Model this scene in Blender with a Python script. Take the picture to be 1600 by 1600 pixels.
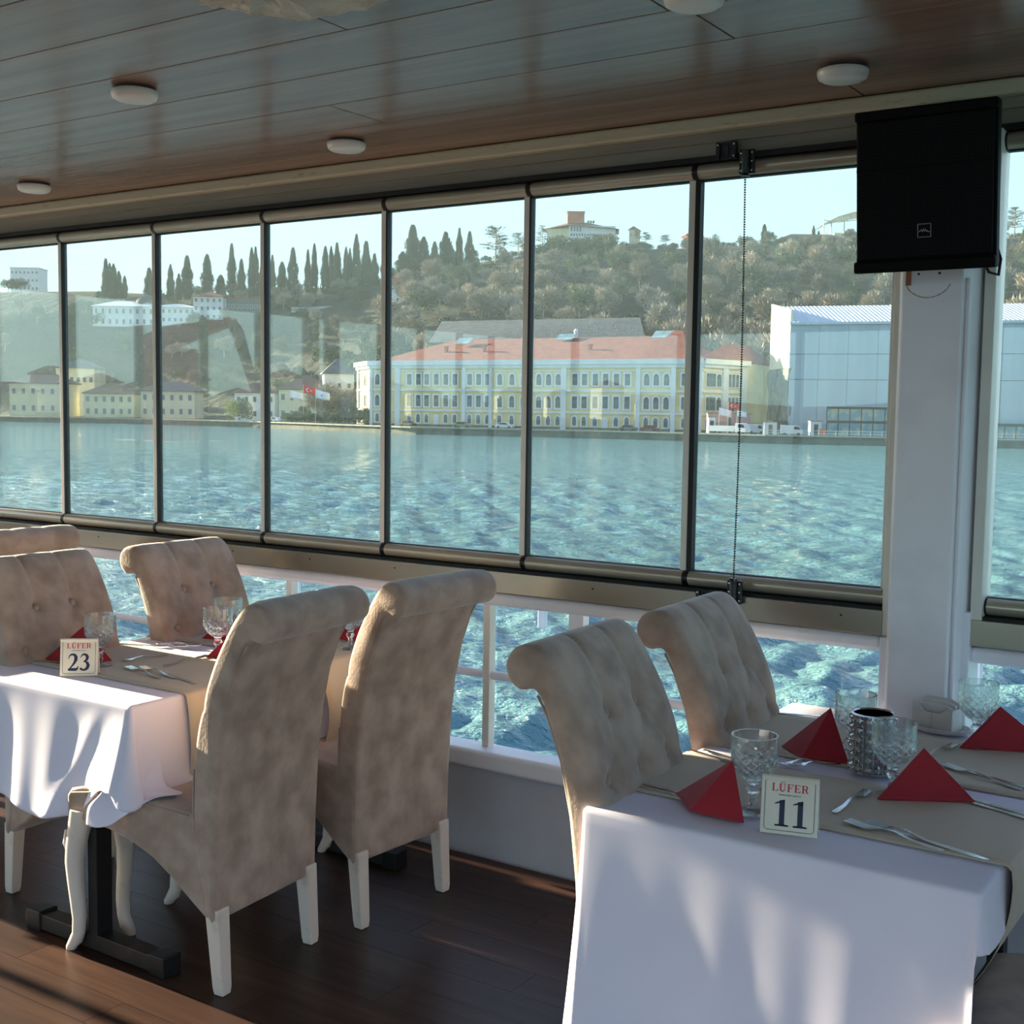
import bpy, bmesh, math, random
import numpy as np
from mathutils import Vector, Matrix, Euler
random.seed(7); rng = np.random.default_rng(7)
for o in list(bpy.data.objects): bpy.data.objects.remove(o)
SC = bpy.context.scene; COL = SC.collection
PI = math.pi; R = math.radians

# ------------------------------------------------------------------ camera, sky, sun, exposure
F, YAW, PITCH, ROLL, H = 1953.1, 0.588994, 0.0818117, 0.0142234, 1.6
_f = Vector((-math.sin(YAW)*math.cos(PITCH), math.cos(YAW)*math.cos(PITCH), -math.sin(PITCH)))
_r = Vector((math.cos(YAW), math.sin(YAW), 0)); _u = _r.cross(_f)
RR = math.cos(ROLL)*_r + math.sin(ROLL)*_u; UU = -math.sin(ROLL)*_r + math.cos(ROLL)*_u
cam = bpy.data.cameras.new('camera'); camo = bpy.data.objects.new('camera', cam); COL.objects.link(camo)
camo.matrix_world = Matrix(((RR.x, UU.x, -_f.x, 0), (RR.y, UU.y, -_f.y, 0), (RR.z, UU.z, -_f.z, H), (0, 0, 0, 1)))
cam.sensor_width = 36; cam.lens = 36*F/1600; cam.clip_end = 5000; cam.clip_start = .05
SC.camera = camo

SUN_AZ = (-1.0, -0.012); SUN_EL = R(15)
W_ = bpy.data.worlds.new('world'); SC.world = W_; W_.use_nodes = True
nt = W_.node_tree; nt.nodes.clear()
def _n(t, **k):
    q = nt.nodes.new(t)
    for a_, v_ in k.items(): setattr(q, a_, v_)
    return q
def lin_(c): return tuple((x/255)**2.2 for x in c)+(1,)
tcw = _n('ShaderNodeTexCoord'); nz = _n('ShaderNodeVectorMath', operation='NORMALIZE'); nt.links.new(tcw.outputs['Generated'], nz.inputs[0])
sp_ = _n('ShaderNodeSeparateXYZ'); nt.links.new(nz.outputs[0], sp_.inputs[0])
crw = _n('ShaderNodeValToRGB'); el = crw.color_ramp.elements        # colour of the sky by height above the horizon
el[0].position = 0; el[0].color = (.60, .83, .87, 1); el[1].position = 1; el[1].color = (.17, .26, .52, 1)
for p_, c_ in ((.10, (.53, .81, .94, 1)), (.24, (.46, .70, .93, 1)), (.42, (.36, .48, .80, 1))): e_ = el.new(p_); e_.color = c_
nt.links.new(sp_.outputs['Z'], crw.inputs[0])
dt = _n('ShaderNodeVectorMath', operation='DOT_PRODUCT'); dt.inputs[1].default_value = (SUN_AZ[0]*math.cos(SUN_EL), SUN_AZ[1]*math.cos(SUN_EL), math.sin(SUN_EL))
nt.links.new(nz.outputs[0], dt.inputs[0]); mx0 = _n('ShaderNodeMath', operation='MAXIMUM'); mx0.inputs[1].default_value = 0; nt.links.new(dt.outputs['Value'], mx0.inputs[0])
last_ = crw.outputs[0]
for pw_, c_ in ((4, (.10, .14, .07, 1)), (40, (1.8, 1.5, .8, 1)), (500, (10, 7.5, 4, 1))):      # haze and aureole round the sun
    pn = _n('ShaderNodeMath', operation='POWER'); pn.inputs[1].default_value = pw_; nt.links.new(mx0.outputs[0], pn.inputs[0])
    ma_ = _n('ShaderNodeMixRGB', blend_type='ADD'); nt.links.new(pn.outputs[0], ma_.inputs[0]); nt.links.new(last_, ma_.inputs[1]); ma_.inputs[2].default_value = c_; last_ = ma_.outputs[0]
bg = _n('ShaderNodeBackground'); bg.inputs[1].default_value = 0.95
wo = _n('ShaderNodeOutputWorld'); nt.links.new(last_, bg.inputs[0]); nt.links.new(bg.outputs[0], wo.inputs[0])
sl = bpy.data.lights.new('sun', 'SUN'); sl.energy = 14; sl.angle = R(.55); sl.color = (1, .86, .60)
so = bpy.data.objects.new('sun', sl); COL.objects.link(so)
sd = Vector((SUN_AZ[0]*math.cos(SUN_EL), SUN_AZ[1]*math.cos(SUN_EL), math.sin(SUN_EL)))
so.rotation_euler = sd.to_track_quat('Z', 'Y').to_euler(); so.location = (-20, -2, 12)
SC.view_settings.view_transform = 'Standard'; SC.view_settings.look = 'None'
SC.view_settings.gamma = 1; SC.view_settings.use_curve_mapping = False
SC.view_settings.exposure = 1.12

# ------------------------------------------------------------------ helpers
def W(px, py, d):
    """world point seen at a pixel of the 1600 frame, d metres ahead of the camera"""
    v = Vector((0, 0, H)) + d*(_f + RR*((px-800)/F) - UU*((py-800)/F)); return v
def G(px, d, z):
    """point at height z under pixel column px, d metres ahead"""
    a = W(px, 640, d); return Vector((a.x, a.y, z))
def lin(c):
    return tuple(((x/255)/12.92 if x/255 <= .04045 else ((x/255+.055)/1.055)**2.4) for x in c)
MATS = {}
def mat(name, rgb, rough=.6, metal=0, noise=None, bump=None, spec=.5, sheen=0, coat=0, trans=0, ior=1.5, rgb2=None, lo=.35, hi=.65, stretch=(1, 1, 1), detail=4):
    """noise=(scale) mixes rgb with rgb2; bump=(scale,strength,distance)"""
    if name in MATS: return MATS[name]
    m = bpy.data.materials.new(name); m.use_nodes = True; n = m.node_tree; b = n.nodes['Principled BSDF']
    b.inputs['Base Color'].default_value = (*lin(rgb), 1); b.inputs['Roughness'].default_value = rough
    b.inputs['Metallic'].default_value = metal; b.inputs['Specular IOR Level'].default_value = spec
    b.inputs['Sheen Weight'].default_value = sheen; b.inputs['Coat Weight'].default_value = coat
    b.inputs['Transmission Weight'].default_value = trans; b.inputs['IOR'].default_value = ior
    tc = n.nodes.new('ShaderNodeTexCoord'); mp = n.nodes.new('ShaderNodeMapping'); mp.inputs['Scale'].default_value = stretch
    n.links.new(tc.outputs['Object'], mp.inputs[0])
    if noise:
        t = n.nodes.new('ShaderNodeTexNoise'); t.inputs['Scale'].default_value = noise; t.inputs['Detail'].default_value = detail
        n.links.new(mp.outputs[0], t.inputs['Vector'])
        cr = n.nodes.new('ShaderNodeValToRGB'); cr.color_ramp.elements[0].position = lo; cr.color_ramp.elements[1].position = hi
        cr.color_ramp.elements[0].color = (*lin(rgb), 1); cr.color_ramp.elements[1].color = (*lin(rgb2 or rgb), 1)
        n.links.new(t.outputs[0], cr.inputs[0]); n.links.new(cr.outputs[0], b.inputs['Base Color'])
    if bump:
        t2 = n.nodes.new('ShaderNodeTexNoise'); t2.inputs['Scale'].default_value = bump[0]; t2.inputs['Detail'].default_value = 5
        n.links.new(mp.outputs[0], t2.inputs['Vector'])
        bp = n.nodes.new('ShaderNodeBump'); bp.inputs['Strength'].default_value = bump[1]; bp.inputs['Distance'].default_value = bump[2]
        n.links.new(t2.outputs[0], bp.inputs['Height']); n.links.new(bp.outputs[0], b.inputs['Normal'])
    MATS[name] = m; return m
def glass_pane_mat(name, tint, f0=.05, gain=1.0):
    m = bpy.data.materials.new(name); m.use_nodes = True; n = m.node_tree; n.nodes.clear()
    o = n.nodes.new('ShaderNodeOutputMaterial'); mx = n.nodes.new('ShaderNodeMixShader')
    tr = n.nodes.new('ShaderNodeBsdfTransparent'); tr.inputs[0].default_value = (*tint, 1)
    gl = n.nodes.new('ShaderNodeBsdfGlossy'); gl.inputs['Roughness'].default_value = 0.0; gl.inputs[0].default_value = (.92, 1, .93, 1)
    lw = n.nodes.new('ShaderNodeLayerWeight'); lw.inputs[0].default_value = .5
    p = n.nodes.new('ShaderNodeMath'); p.operation = 'POWER'; p.inputs[1].default_value = 4.2
    a = n.nodes.new('ShaderNodeMath'); a.operation = 'MULTIPLY_ADD'; a.inputs[1].default_value = gain; a.inputs[2].default_value = f0
    n.links.new(lw.outputs['Facing'], p.inputs[0]); n.links.new(p.outputs[0], a.inputs[0]); n.links.new(a.outputs[0], mx.inputs[0])
    n.links.new(tr.outputs[0], mx.inputs[1]); n.links.new(gl.outputs[0], mx.inputs[2]); n.links.new(mx.outputs[0], o.inputs[0])
    return m

def tag(o, label=None, cat=None, group=None, kind=None):
    if label: o['label'] = label
    if cat: o['category'] = cat
    if group: o['group'] = group
    if kind: o['kind'] = kind
    return o
def empty(name, loc=(0, 0, 0), rz=0, label=None, cat=None, group=None, kind=None):
    o = bpy.data.objects.new(name, None); COL.objects.link(o); o.location = loc; o.rotation_euler = (0, 0, rz)
    o.empty_display_size = .05
    return tag(o, label, cat, group, kind)
def link(name, me, parent=None):
    o = bpy.data.objects.new(name, me); COL.objects.link(o)
    if parent is not None: o.parent = parent
    return o
class MB:
    def __init__(s): s.v = []; s.f = []
    def add(s, vs, fs):
        b = len(s.v); s.v += [tuple(v) for v in vs]; s.f += [tuple(b+i for i in f) for f in fs]; return s
    def box(s, c, d, rot=None):
        x, y, z = d[0]/2, d[1]/2, d[2]/2
        vs = [Vector(p) for p in ((-x,-y,-z),(x,-y,-z),(x,y,-z),(-x,y,-z),(-x,-y,z),(x,-y,z),(x,y,z),(-x,y,z))]
        if rot is not None: vs = [rot @ v for v in vs]
        return s.add([v+Vector(c) for v in vs], ((0,3,2,1),(4,5,6,7),(0,1,5,4),(1,2,6,5),(2,3,7,6),(3,0,4,7)))
    def bb(s, a, b):
        return s.box([(a[i]+b[i])/2 for i in range(3)], [abs(b[i]-a[i]) for i in range(3)])
    def frame(s, p0, d):
        d = Vector(d).normalized(); up = Vector((0,0,1)) if abs(d.z) < .95 else Vector((1,0,0))
        a = d.cross(up).normalized(); return a, a.cross(d)
    def tube(s, pts, rs, n=8, cap=True, a0=0):
        pts = [Vector(p) for p in pts]
        if not hasattr(rs, '__len__'): rs = [rs]*len(pts)
        base = len(s.v); pa = None
        for i, p in enumerate(pts):
            d = (pts[min(i+1, len(pts)-1)] - pts[max(i-1, 0)])
            a, b = s.frame(p, d)
            if pa is not None and a.dot(pa) < 0: a, b = -a, -b
            pa = a
            for k in range(n):
                t = a0+2*PI*k/n; s.v.append(tuple(p + (a*math.cos(t) + b*math.sin(t))*rs[i]))
        for i in range(len(pts)-1):
            for k in range(n):
                s.f.append((base+i*n+k, base+i*n+(k+1) % n, base+(i+1)*n+(k+1) % n, base+(i+1)*n+k))
        if cap:
            s.f.append(tuple(base+k for k in range(n))[::-1]); s.f.append(tuple(base+(len(pts)-1)*n+k for k in range(n)))
        return s
    def lathe(s, prof, n=24, c=(0, 0, 0), axis='z'):
        base = len(s.v)
        for r, z in prof:
            for k in range(n):
                t = 2*PI*k/n; s.v.append((c[0]+r*math.cos(t), c[1]+r*math.sin(t), c[2]+z))
        for i in range(len(prof)-1):
            for k in range(n):
                s.f.append((base+i*n+k, base+i*n+(k+1) % n, base+(i+1)*n+(k+1) % n, base+(i+1)*n+k))
        if prof[0][0] > 1e-6: s.f.append(tuple(base+k for k in range(n))[::-1])
        if prof[-1][0] > 1e-6: s.f.append(tuple(base+(len(prof)-1)*n+k for k in range(n)))
        return s
    def prism(s, poly, h, M=None, z0=0):
        """polygon in local XY extruded z0..z0+h, then transformed by M"""
        n = len(poly); vs = [Vector((p[0], p[1], z0)) for p in poly] + [Vector((p[0], p[1], z0+h)) for p in poly]
        if M is not None: vs = [M @ v for v in vs]
        fs = [tuple(range(n))[::-1], tuple(range(n, 2*n))] + [(i, (i+1) % n, n+(i+1) % n, n+i) for i in range(n)]
        return s.add(vs, fs)
    def mesh(s, name, m, smooth=None):
        me = bpy.data.meshes.new(name); me.from_pydata(s.v, [], s.f); me.validate()
        bm = bmesh.new(); bm.from_mesh(me); bmesh.ops.recalc_face_normals(bm, faces=bm.faces); bm.to_mesh(me); bm.free()
        if m: me.materials.append(m)
        if smooth is not None:
            me.polygons.foreach_set('use_smooth', [True]*len(me.polygons))
            if smooth < 170: me.set_sharp_from_angle(angle=R(smooth))
        return me
    def obj(s, name, m, parent=None, smooth=None, bevel=0, seg=2):
        o = link(name, s.mesh(name, m, smooth if smooth is not None else (35 if bevel else None)), parent)
        if bevel:
            b = o.modifiers.new('bevel', 'BEVEL'); b.width = bevel; b.segments = seg; b.limit_method = 'ANGLE'; b.angle_limit = R(40); b.harden_normals = True
        return o
def copy_tree(o, parent=None):
    c = o.copy(); COL.objects.link(c); c.parent = parent
    for ch in list(o.children): copy_tree(ch, c)
    return c
def struct(name, o): o.name = name; o['kind'] = 'structure'; return o

# ------------------------------------------------------------------ materials
def wood_mat(name, c1, c2, c3, rough=.35, coat=0.0, sc=1.0, spec=.5, rmul=None):
    m = bpy.data.materials.new(name); m.use_nodes = True; n = m.node_tree; b = n.nodes['Principled BSDF']
    tc = n.nodes.new('ShaderNodeTexCoord'); mp = n.nodes.new('ShaderNodeMapping'); mp.inputs['Scale'].default_value = (1.2*sc, 22*sc, 22*sc)
    oi = n.nodes.new('ShaderNodeObjectInfo'); ad = n.nodes.new('ShaderNodeVectorMath'); ad.operation = 'ADD'
    cx = n.nodes.new('ShaderNodeCombineXYZ'); mu = n.nodes.new('ShaderNodeMath'); mu.operation = 'MULTIPLY'; mu.inputs[1].default_value = 37
    n.links.new(oi.outputs['Random'], mu.inputs[0]); n.links.new(mu.outputs[0], cx.inputs[0]); n.links.new(mu.outputs[0], cx.inputs[1])
    n.links.new(tc.outputs['Object'], ad.inputs[0]); n.links.new(cx.outputs[0], ad.inputs[1]); n.links.new(ad.outputs[0], mp.inputs[0])
    t = n.nodes.new('ShaderNodeTexNoise'); t.inputs['Scale'].default_value = 1; t.inputs['Detail'].default_value = 6; t.inputs['Roughness'].default_value = .6
    n.links.new(mp.outputs[0], t.inputs['Vector'])
    cr = n.nodes.new('ShaderNodeValToRGB'); e = cr.color_ramp.elements
    e[0].position = .3; e[0].color = (*lin(c1), 1); e[1].position = .72; e[1].color = (*lin(c3), 1)
    k = e.new(.5); k.color = (*lin(c2), 1)
    n.links.new(t.outputs[0], cr.inputs[0])
    hv = n.nodes.new('ShaderNodeHueSaturation'); mr = n.nodes.new('ShaderNodeMapRange'); mr.inputs[3].default_value = .88; mr.inputs[4].default_value = 1.12
    n.links.new(oi.outputs['Random'], mr.inputs[0]); n.links.new(mr.outputs[0], hv.inputs['Value']); n.links.new(cr.outputs[0], hv.inputs['Color'])
    n.links.new(hv.outputs[0], b.inputs['Base Color'])
    b.inputs['Roughness'].default_value = rough; b.inputs['Coat Weight'].default_value = coat; b.inputs['Coat Roughness'].default_value = .15
    b.inputs['Specular IOR Level'].default_value = spec
    bp = n.nodes.new('ShaderNodeBump'); bp.inputs['Strength'].default_value = .12; bp.inputs['Distance'].default_value = .002
    n.links.new(t.outputs[0], bp.inputs['Height']); n.links.new(bp.outputs[0], b.inputs['Normal'])
    return m
FLOORW = wood_mat('floor_wood', (45, 28, 23), (58, 38, 30), (78, 54, 43), rough=.38, spec=.3)
CEILW = wood_mat('ceiling_wood', (124, 92, 78), (142, 108, 92), (160, 128, 110), rough=.25, sc=.5, spec=.85)
FABRIC = mat('suede_fabric', (150, 127, 113), .85, noise=11, rgb2=(186, 164, 149), lo=.34, hi=.68, bump=(120, .35, .003), sheen=.35, detail=12)
LEGW = mat('leg_cream_paint', (228, 214, 202), .45, noise=14, rgb2=(204, 186, 168), lo=.62, hi=.8, bump=(60, .1, .001))
CLOTH = mat('white_cloth', (232, 230, 248), .8, noise=3, rgb2=(224, 222, 242), bump=(300, .08, .001), sheen=.15)
RUNNER = mat('beige_runner', (200, 186, 166), .8, noise=5, rgb2=(208, 195, 176), bump=(300, .1, .001), sheen=.1)
NAPKIN = mat('red_napkin', (150, 12, 34), .75, noise=10, rgb2=(168, 18, 40), bump=(200, .1, .0007), sheen=.3)
CHROME = mat('cutlery_steel', (205, 205, 205), .18, metal=1)
STEEL = mat('brushed_steel', (158, 152, 138), .3, metal=.9, noise=.9, rgb2=(186, 178, 160), stretch=(1, 1, 1))
STEELD = mat('rail_steel', (190, 180, 160), .26, metal=.35, noise=4, rgb2=(172, 162, 146), stretch=(.5, 10, 10))
ALU = mat('grey_profile', (222, 216, 204), .4, noise=8, rgb2=(230, 225, 214))
BLACK = mat('black_plastic', (14, 14, 16), .4, noise=30, rgb2=(24, 24, 26))
RUBBER = mat('black_seal', (10, 10, 11), .6, noise=30, rgb2=(18, 18, 18))
WHITEP = mat('white_boat_paint', (240, 238, 244), .35, noise=5, rgb2=(228, 224, 230), lo=.5, hi=.75, bump=(14, .25, .004))
BULW = mat('bulwark_paint', (196, 196, 204), .5, noise=4, rgb2=(182, 182, 190), bump=(20, .15, .003))
FASCIA = mat('fascia_grey', (150, 141, 128), .5, noise=6, rgb2=(138, 130, 118), stretch=(.3, 6, 6))
TRIM = mat('worn_cream_trim', (196, 184, 158), .55, noise=16, rgb2=(150, 118, 84), lo=.62, hi=.8, stretch=(1, 4, 4), bump=(40, .3, .003), detail=8)
LIGHTP = mat('light_plastic', (226, 218, 212), .35, noise=8, rgb2=(218, 210, 204))
PLASTER = mat('lumpy_plaster', (206, 202, 188), .6, noise=9, rgb2=(186, 180, 164), bump=(22, 1.0, .02))
SPKBLK = mat('speaker_black', (5, 5, 7), .7, spec=.15, noise=60, rgb2=(9, 9, 11), bump=(400, .2, .001))
GLASS = glass_pane_mat('window_glass', (.79, .84, .83), .055, 1.0)
GLASSL = glass_pane_mat('low_glass', (.84, .87, .865), .02, .4)

# ------------------------------------------------------------------ water
ZW = -4.4
def water():
    nr, na = 620, 980
    r = 7*np.exp(np.linspace(0, math.log(520/7), nr)); a = np.radians(np.linspace(28, 190, na))
    RRr, AA = np.meshgrid(r, a, indexing='ij'); X = RRr*np.cos(AA); Y = RRr*np.sin(AA); Z = np.zeros_like(X)
    sp = np.maximum(RRr*(math.log(520/7)/nr), RRr*math.radians(162)/na)
    wind = R(200)
    for i in range(64):
        lam = .28*(3.4/.28)**(i/63.0); k = 2*PI/lam; th = wind + rng.normal()*.75
        amp = lam*.0140; ph = rng.random()*2*PI
        fade = np.clip((lam/sp-2.2)/2.5, 0, 1)
        arg = k*(X*math.cos(th)+Y*math.sin(th))+ph + .8*np.sin(.11*X+.07*Y+i)
        s = np.sin(arg); Z += fade*amp*(s + .25*np.cos(2*arg))
    patch = .75+.35*np.sin(.05*X+1.3)*np.sin(.06*Y+.5)+.2*np.sin(.013*X-.031*Y)
    Z = Z*patch+ZW
    co = np.stack([X, Y, Z], -1).reshape(-1, 3).astype(np.float32)
    i, j = np.meshgrid(np.arange(nr-1), np.arange(na-1), indexing='ij'); q = (i*na+j)
    fc = np.stack([q, q+na, q+na+1, q+1], -1).reshape(-1, 4).astype(np.int32)
    me = bpy.data.meshes.new('sea_water'); me.vertices.add(len(co)); me.vertices.foreach_set('co', co.ravel())
    me.loops.add(fc.size); me.loops.foreach_set('vertex_index', fc.ravel()); me.polygons.add(len(fc))
    me.polygons.foreach_set('loop_start', np.arange(0, fc.size, 4, dtype=np.int32)); me.polygons.foreach_set('loop_total', np.full(len(fc), 4, dtype=np.int32))
    me.update(); me.polygons.foreach_set('use_smooth', np.ones(len(fc), dtype=bool))
    return me
def water_mat():
    m = bpy.data.materials.new('sea_water'); m.use_nodes = True; n = m.node_tree; b = n.nodes['Principled BSDF']
    b.inputs['Base Color'].default_value = (.125, .265, .285, 1); b.inputs['Roughness'].default_value = .08
    b.inputs['IOR'].default_value = 1.34; b.inputs['Specular IOR Level'].default_value = .6
    tc = n.nodes.new('ShaderNodeTexCoord'); last = None
    for sc, st, di in ((1.1, .8, .16), (4.5, .7, .045), (.35, .4, .3)):
        mp = n.nodes.new('ShaderNodeMapping'); mp.inputs['Scale'].default_value = (sc*.7, sc*1.25, sc); mp.inputs['Rotation'].default_value = (0, 0, R(20))
        t = n.nodes.new('ShaderNodeTexNoise'); t.inputs['Scale'].default_value = 1; t.inputs['Detail'].default_value = 5; t.inputs['Roughness'].default_value = .6
        n.links.new(tc.outputs['Object'], mp.inputs[0]); n.links.new(mp.outputs[0], t.inputs['Vector'])
        bp = n.nodes.new('ShaderNodeBump'); bp.inputs['Strength'].default_value = st; bp.inputs['Distance'].default_value = di*5
        n.links.new(t.outputs[0], bp.inputs['Height'])
        if last: n.links.new(last.outputs[0], bp.inputs['Normal'])
        last = bp
    n.links.new(last.outputs[0], b.inputs['Normal'])
    return m
WATER = water_mat()
wo_ = link('sea_water', water()); wo_.data.materials.append(WATER); wo_['kind'] = 'structure'
mb = MB(); mb.add([(-2500, -2500, ZW-.35), (2500, -2500, ZW-.35), (2500, 2500, ZW-.35), (-2500, 2500, ZW-.35)], [(0, 1, 2, 3)])
o = mb.obj('sea_water_far', WATER); o['kind'] = 'structure'

# ------------------------------------------------------------------ boat shell
X0, X1, YW, YB, ZC = -6.95, 3.2, 3.62, -3.3, 2.5
fl = struct('floor', MB().bb((X0, YB, -.16), (X1, 3.60, -.012)).obj('floor', FLOORW))
# planks: rows along x
PW, PL = .131, 1.21
def plank_mesh(L, nm):
    return MB().box((0, 0, -.006), (L-.0015, PW-.0012, .012)).mesh(nm, FLOORW)
pm = plank_mesh(PL, 'plank')
row = 0; y = 3.56-PW/2
while y > .2:
    x = -6.0+(row*.47) % PL
    while x < .8:
        o = link('plank', pm, fl); o.location = (x, y, 0)
        x += PL
    y -= PW; row += 1
ce = struct('ceiling', MB().bb((X0, YB, ZC+.014), (X1, YW+.1, ZC+.06)).obj('ceiling', CEILW))
CW = .275; seams = [3.62, 3.415, 3.14, 2.87, 2.60, 2.33, 2.06, 1.785, 1.51, 1.235, .96, .685, .41]
joints = {0: [-1.2, -5.3], 1: [-4.5, -.4], 2: [-2.6, 1.0], 3: [-1.29, -5.0], 4: [-1.33, -4.3], 5: [-2.05, -5.6], 6: [-3.7, -.2], 7: [-1.6], 8: [-3.0], 9: [-1.2], 10: [-2.4], 11: [-1.0]}
for i in range(len(seams)-1):
    ya, yb = seams[i+1], seams[i]; xs = [X0]+sorted(joints[i])+[X1]
    for a, b in zip(xs[:-1], xs[1:]):
        mb = MB().bb((-(b-a)/2+.002, -(yb-ya)/2+.002, 0), ((b-a)/2-.002, (yb-ya)/2-.002, .014))
        o = mb.obj('ceiling_panel', CEILW, ce, bevel=.0015, seg=1); o.location = ((a+b)/2, (ya+yb)/2, ZC)
# --- window side wall: fascia, trim, sill, rails
def sbox(name, a, b, m, bev=.004, parent=None, kind=True):
    c = [(a[i]+b[i])/2 for i in range(3)]; d = [abs(b[i]-a[i]) for i in range(3)]
    o = MB().box((0, 0, 0), d).obj(name, m, parent, bevel=bev); o.location = c
    if kind and parent is None: o['kind'] = 'structure'
    return o
sbox('trim_1', (X0, 3.555, 2.455), (X1, 3.60, 2.499), TRIM, .01)
wl = sbox('wall_left', (X0, 3.60, 2.385), (X1, 3.70, 2.56), FASCIA)        # fascia over the windows
sbox('fascia_strip', (X0, 3.588, 2.425), (X1, 3.602, 2.455), FASCIA, .002, None)['kind'] = 'structure'
bpy.data.objects['fascia_strip'].name = 'trim_2'
sbox('trim_3', (X0, 3.585, 2.368), (X1, 3.66, 2.385), RUBBER, .001)
sill = None
for a, b in ((X0, -1.09), (-.85, X1)):
    n_ = 'trim_4' if a == X0 else 'trim_5'
    s_ = sbox(n_, (a, 3.555, .965), (b, 3.68, 1.038), STEEL, .002)
    # rivets
    for k in range(int((b-a)/.42)):
        q = MB().lathe([(.0, -.001), (.0035, -.001), (.0028, -.002), (0, -.0022)], 8).mesh('screw', BLACK)
        e_ = link('screw', q, s_); e_.rotation_euler = (R(-90), 0, 0); e_.location = ((b-a)/2-.12-.42*k, -.0625-.0, .012)
    sbox('trim_6' if a == X0 else 'trim_7', (a, 3.575, 1.0375), (b, 3.66, 1.046), RUBBER, .001)
    sbox('trim_8' if a == X0 else 'trim_9', (a, 3.56, .915), (b, 3.69, .963), WHITEP, .018)
    m_ = MB().tube([(a, 3.655, .646), (b, 3.655, .646)], .016, 10)
    o = m_.obj('trim_10' if a == X0 else 'trim_11', WHITEP, smooth=60); o['kind'] = 'structure'
    sbox('trim_12' if a == X0 else 'trim_13', (a, 3.575, .315), (b, 3.70, .385), WHITEP, .015)
# bulwark + stiffeners + hull
bw = sbox('wall_bulwark', (X0, 3.60, -.16), (X1, 3.68, .335), BULW, .004)
sbox('wall_hull', (X0, 3.62, ZW-.2), (X1, 3.70, -.1), WHITEP, .004)
for x in (-5.0, -2.69, .2):
    sbox('stiffener_web', (x-.03, 3.575, 0.01), (x+.035, 3.602, .33), WHITEP, .006, bw)
n = 14
for x, w, m_, nm in ((-2.532, .03, ALU, 0), (-2.16, .06, WHITEP, 1), (-4.3, .06, WHITEP, 1), (-3.5, .03, ALU, 0), (-5.3, .03, ALU, 0), (-6.2, .06, WHITEP, 1), (.3, .06, WHITEP, 1), (1.2, .03, ALU, 0)):
    sbox('trim_%d' % n, (x-w/2, 3.635, .38), (x+w/2, 3.675, .93), m_, .004); n += 1
def low_pane(a, b, k):
    o = MB().bb((a, 3.672, .38), (b, 3.678, .92)).obj('window_low_%d' % k, GLASSL); o['kind'] = 'structure'
for k, (a, b) in enumerate(((-6.2, -5.31), (-5.29, -4.32), (-4.28, -3.52), (-3.48, -2.55), (-2.51, -2.19), (-2.13, -1.11), (-.84, .27), (.33, 1.18), (1.22, X1))): low_pane(a, b, k+1)
# --- the windows: one module, each a thing of the setting
J1 = [-6.83, -6.13, -5.50, -4.87, -4.24, -3.60, -2.98, -2.352, -1.735, -1.088]
J2 = [-.822, -.20, .43, 1.06, 1.70, 2.35]
def half_round(L, ry, rz, up):
    mb = MB(); n = 14; pts = []
    for k in range(n+1):
        t = PI*k/n; pts.append((-math.sin(t)*ry, math.cos(t)*rz))
    pts += [(.022, -rz), (.022, rz)]
    M = Matrix(((0, 0, 1, 0), (1, 0, 0, 0), (0, 1, 0, 0), (0, 0, 0, 1)))
    return mb.prism(pts, L, M, -L/2)
wn = 0
def window(a, b, black=.006, last=False):
    global wn; wn += 1
    c = (a+b)/2; L = b-a
    w = empty('window_%d' % wn, (c, 3.62, 1.04), kind='structure')
    MB().bb((-L/2+.012, -.004, .04), (L/2-.016, .004, 1.29)).obj('glass_pane', GLASS, w)
    for z, nm in ((.032, 'bottom_rail'), (1.303, 'top_rail')):
        o = half_round(L-.020, .034, .0255, 1).obj(nm, STEELD, w, smooth=50); o.location = (0, 0, z)
        for s in (-1, 1):
            e = half_round(.009, .035, .0265, 1).obj('end_cap', BLACK, o, smooth=50); e.location = (s*(L/2-.0050), 0, 0)
    MB().bb((-L/2+.010, -.012, .05), (L/2-.02, .012, .058)).obj('glazing_seal', RUBBER, w)
    MB().bb((-L/2+.010, -.012, 1.275), (L/2-.02, .012, 1.281)).obj('glazing_seal', RUBBER, w)
    MB().bb((L/2-.026, -.014, .055), (L/2-.002, .012, 1.28)).obj('edge_profile', ALU, w, bevel=.003)
    MB().bb((L/2-.002, -.016, .055), (L/2-.002+black, .012, 1.28)).obj('edge_seal', RUBBER, w)
    return w
for i in range(len(J1)-1): window(J1[i], J1[i+1], .017 if i == 7 else .007)
for i in range(len(J2)-1): window(J2[i], J2[i+1])
# jamb profiles beside the pillar
sbox('trim_30', (-1.092, 3.56, .965), (-1.062, 3.66, 2.37), ALU, .003)
sbox('trim_31', (-.848, 3.56, .965), (-.818, 3.66, 2.37), ALU, .003)
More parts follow.
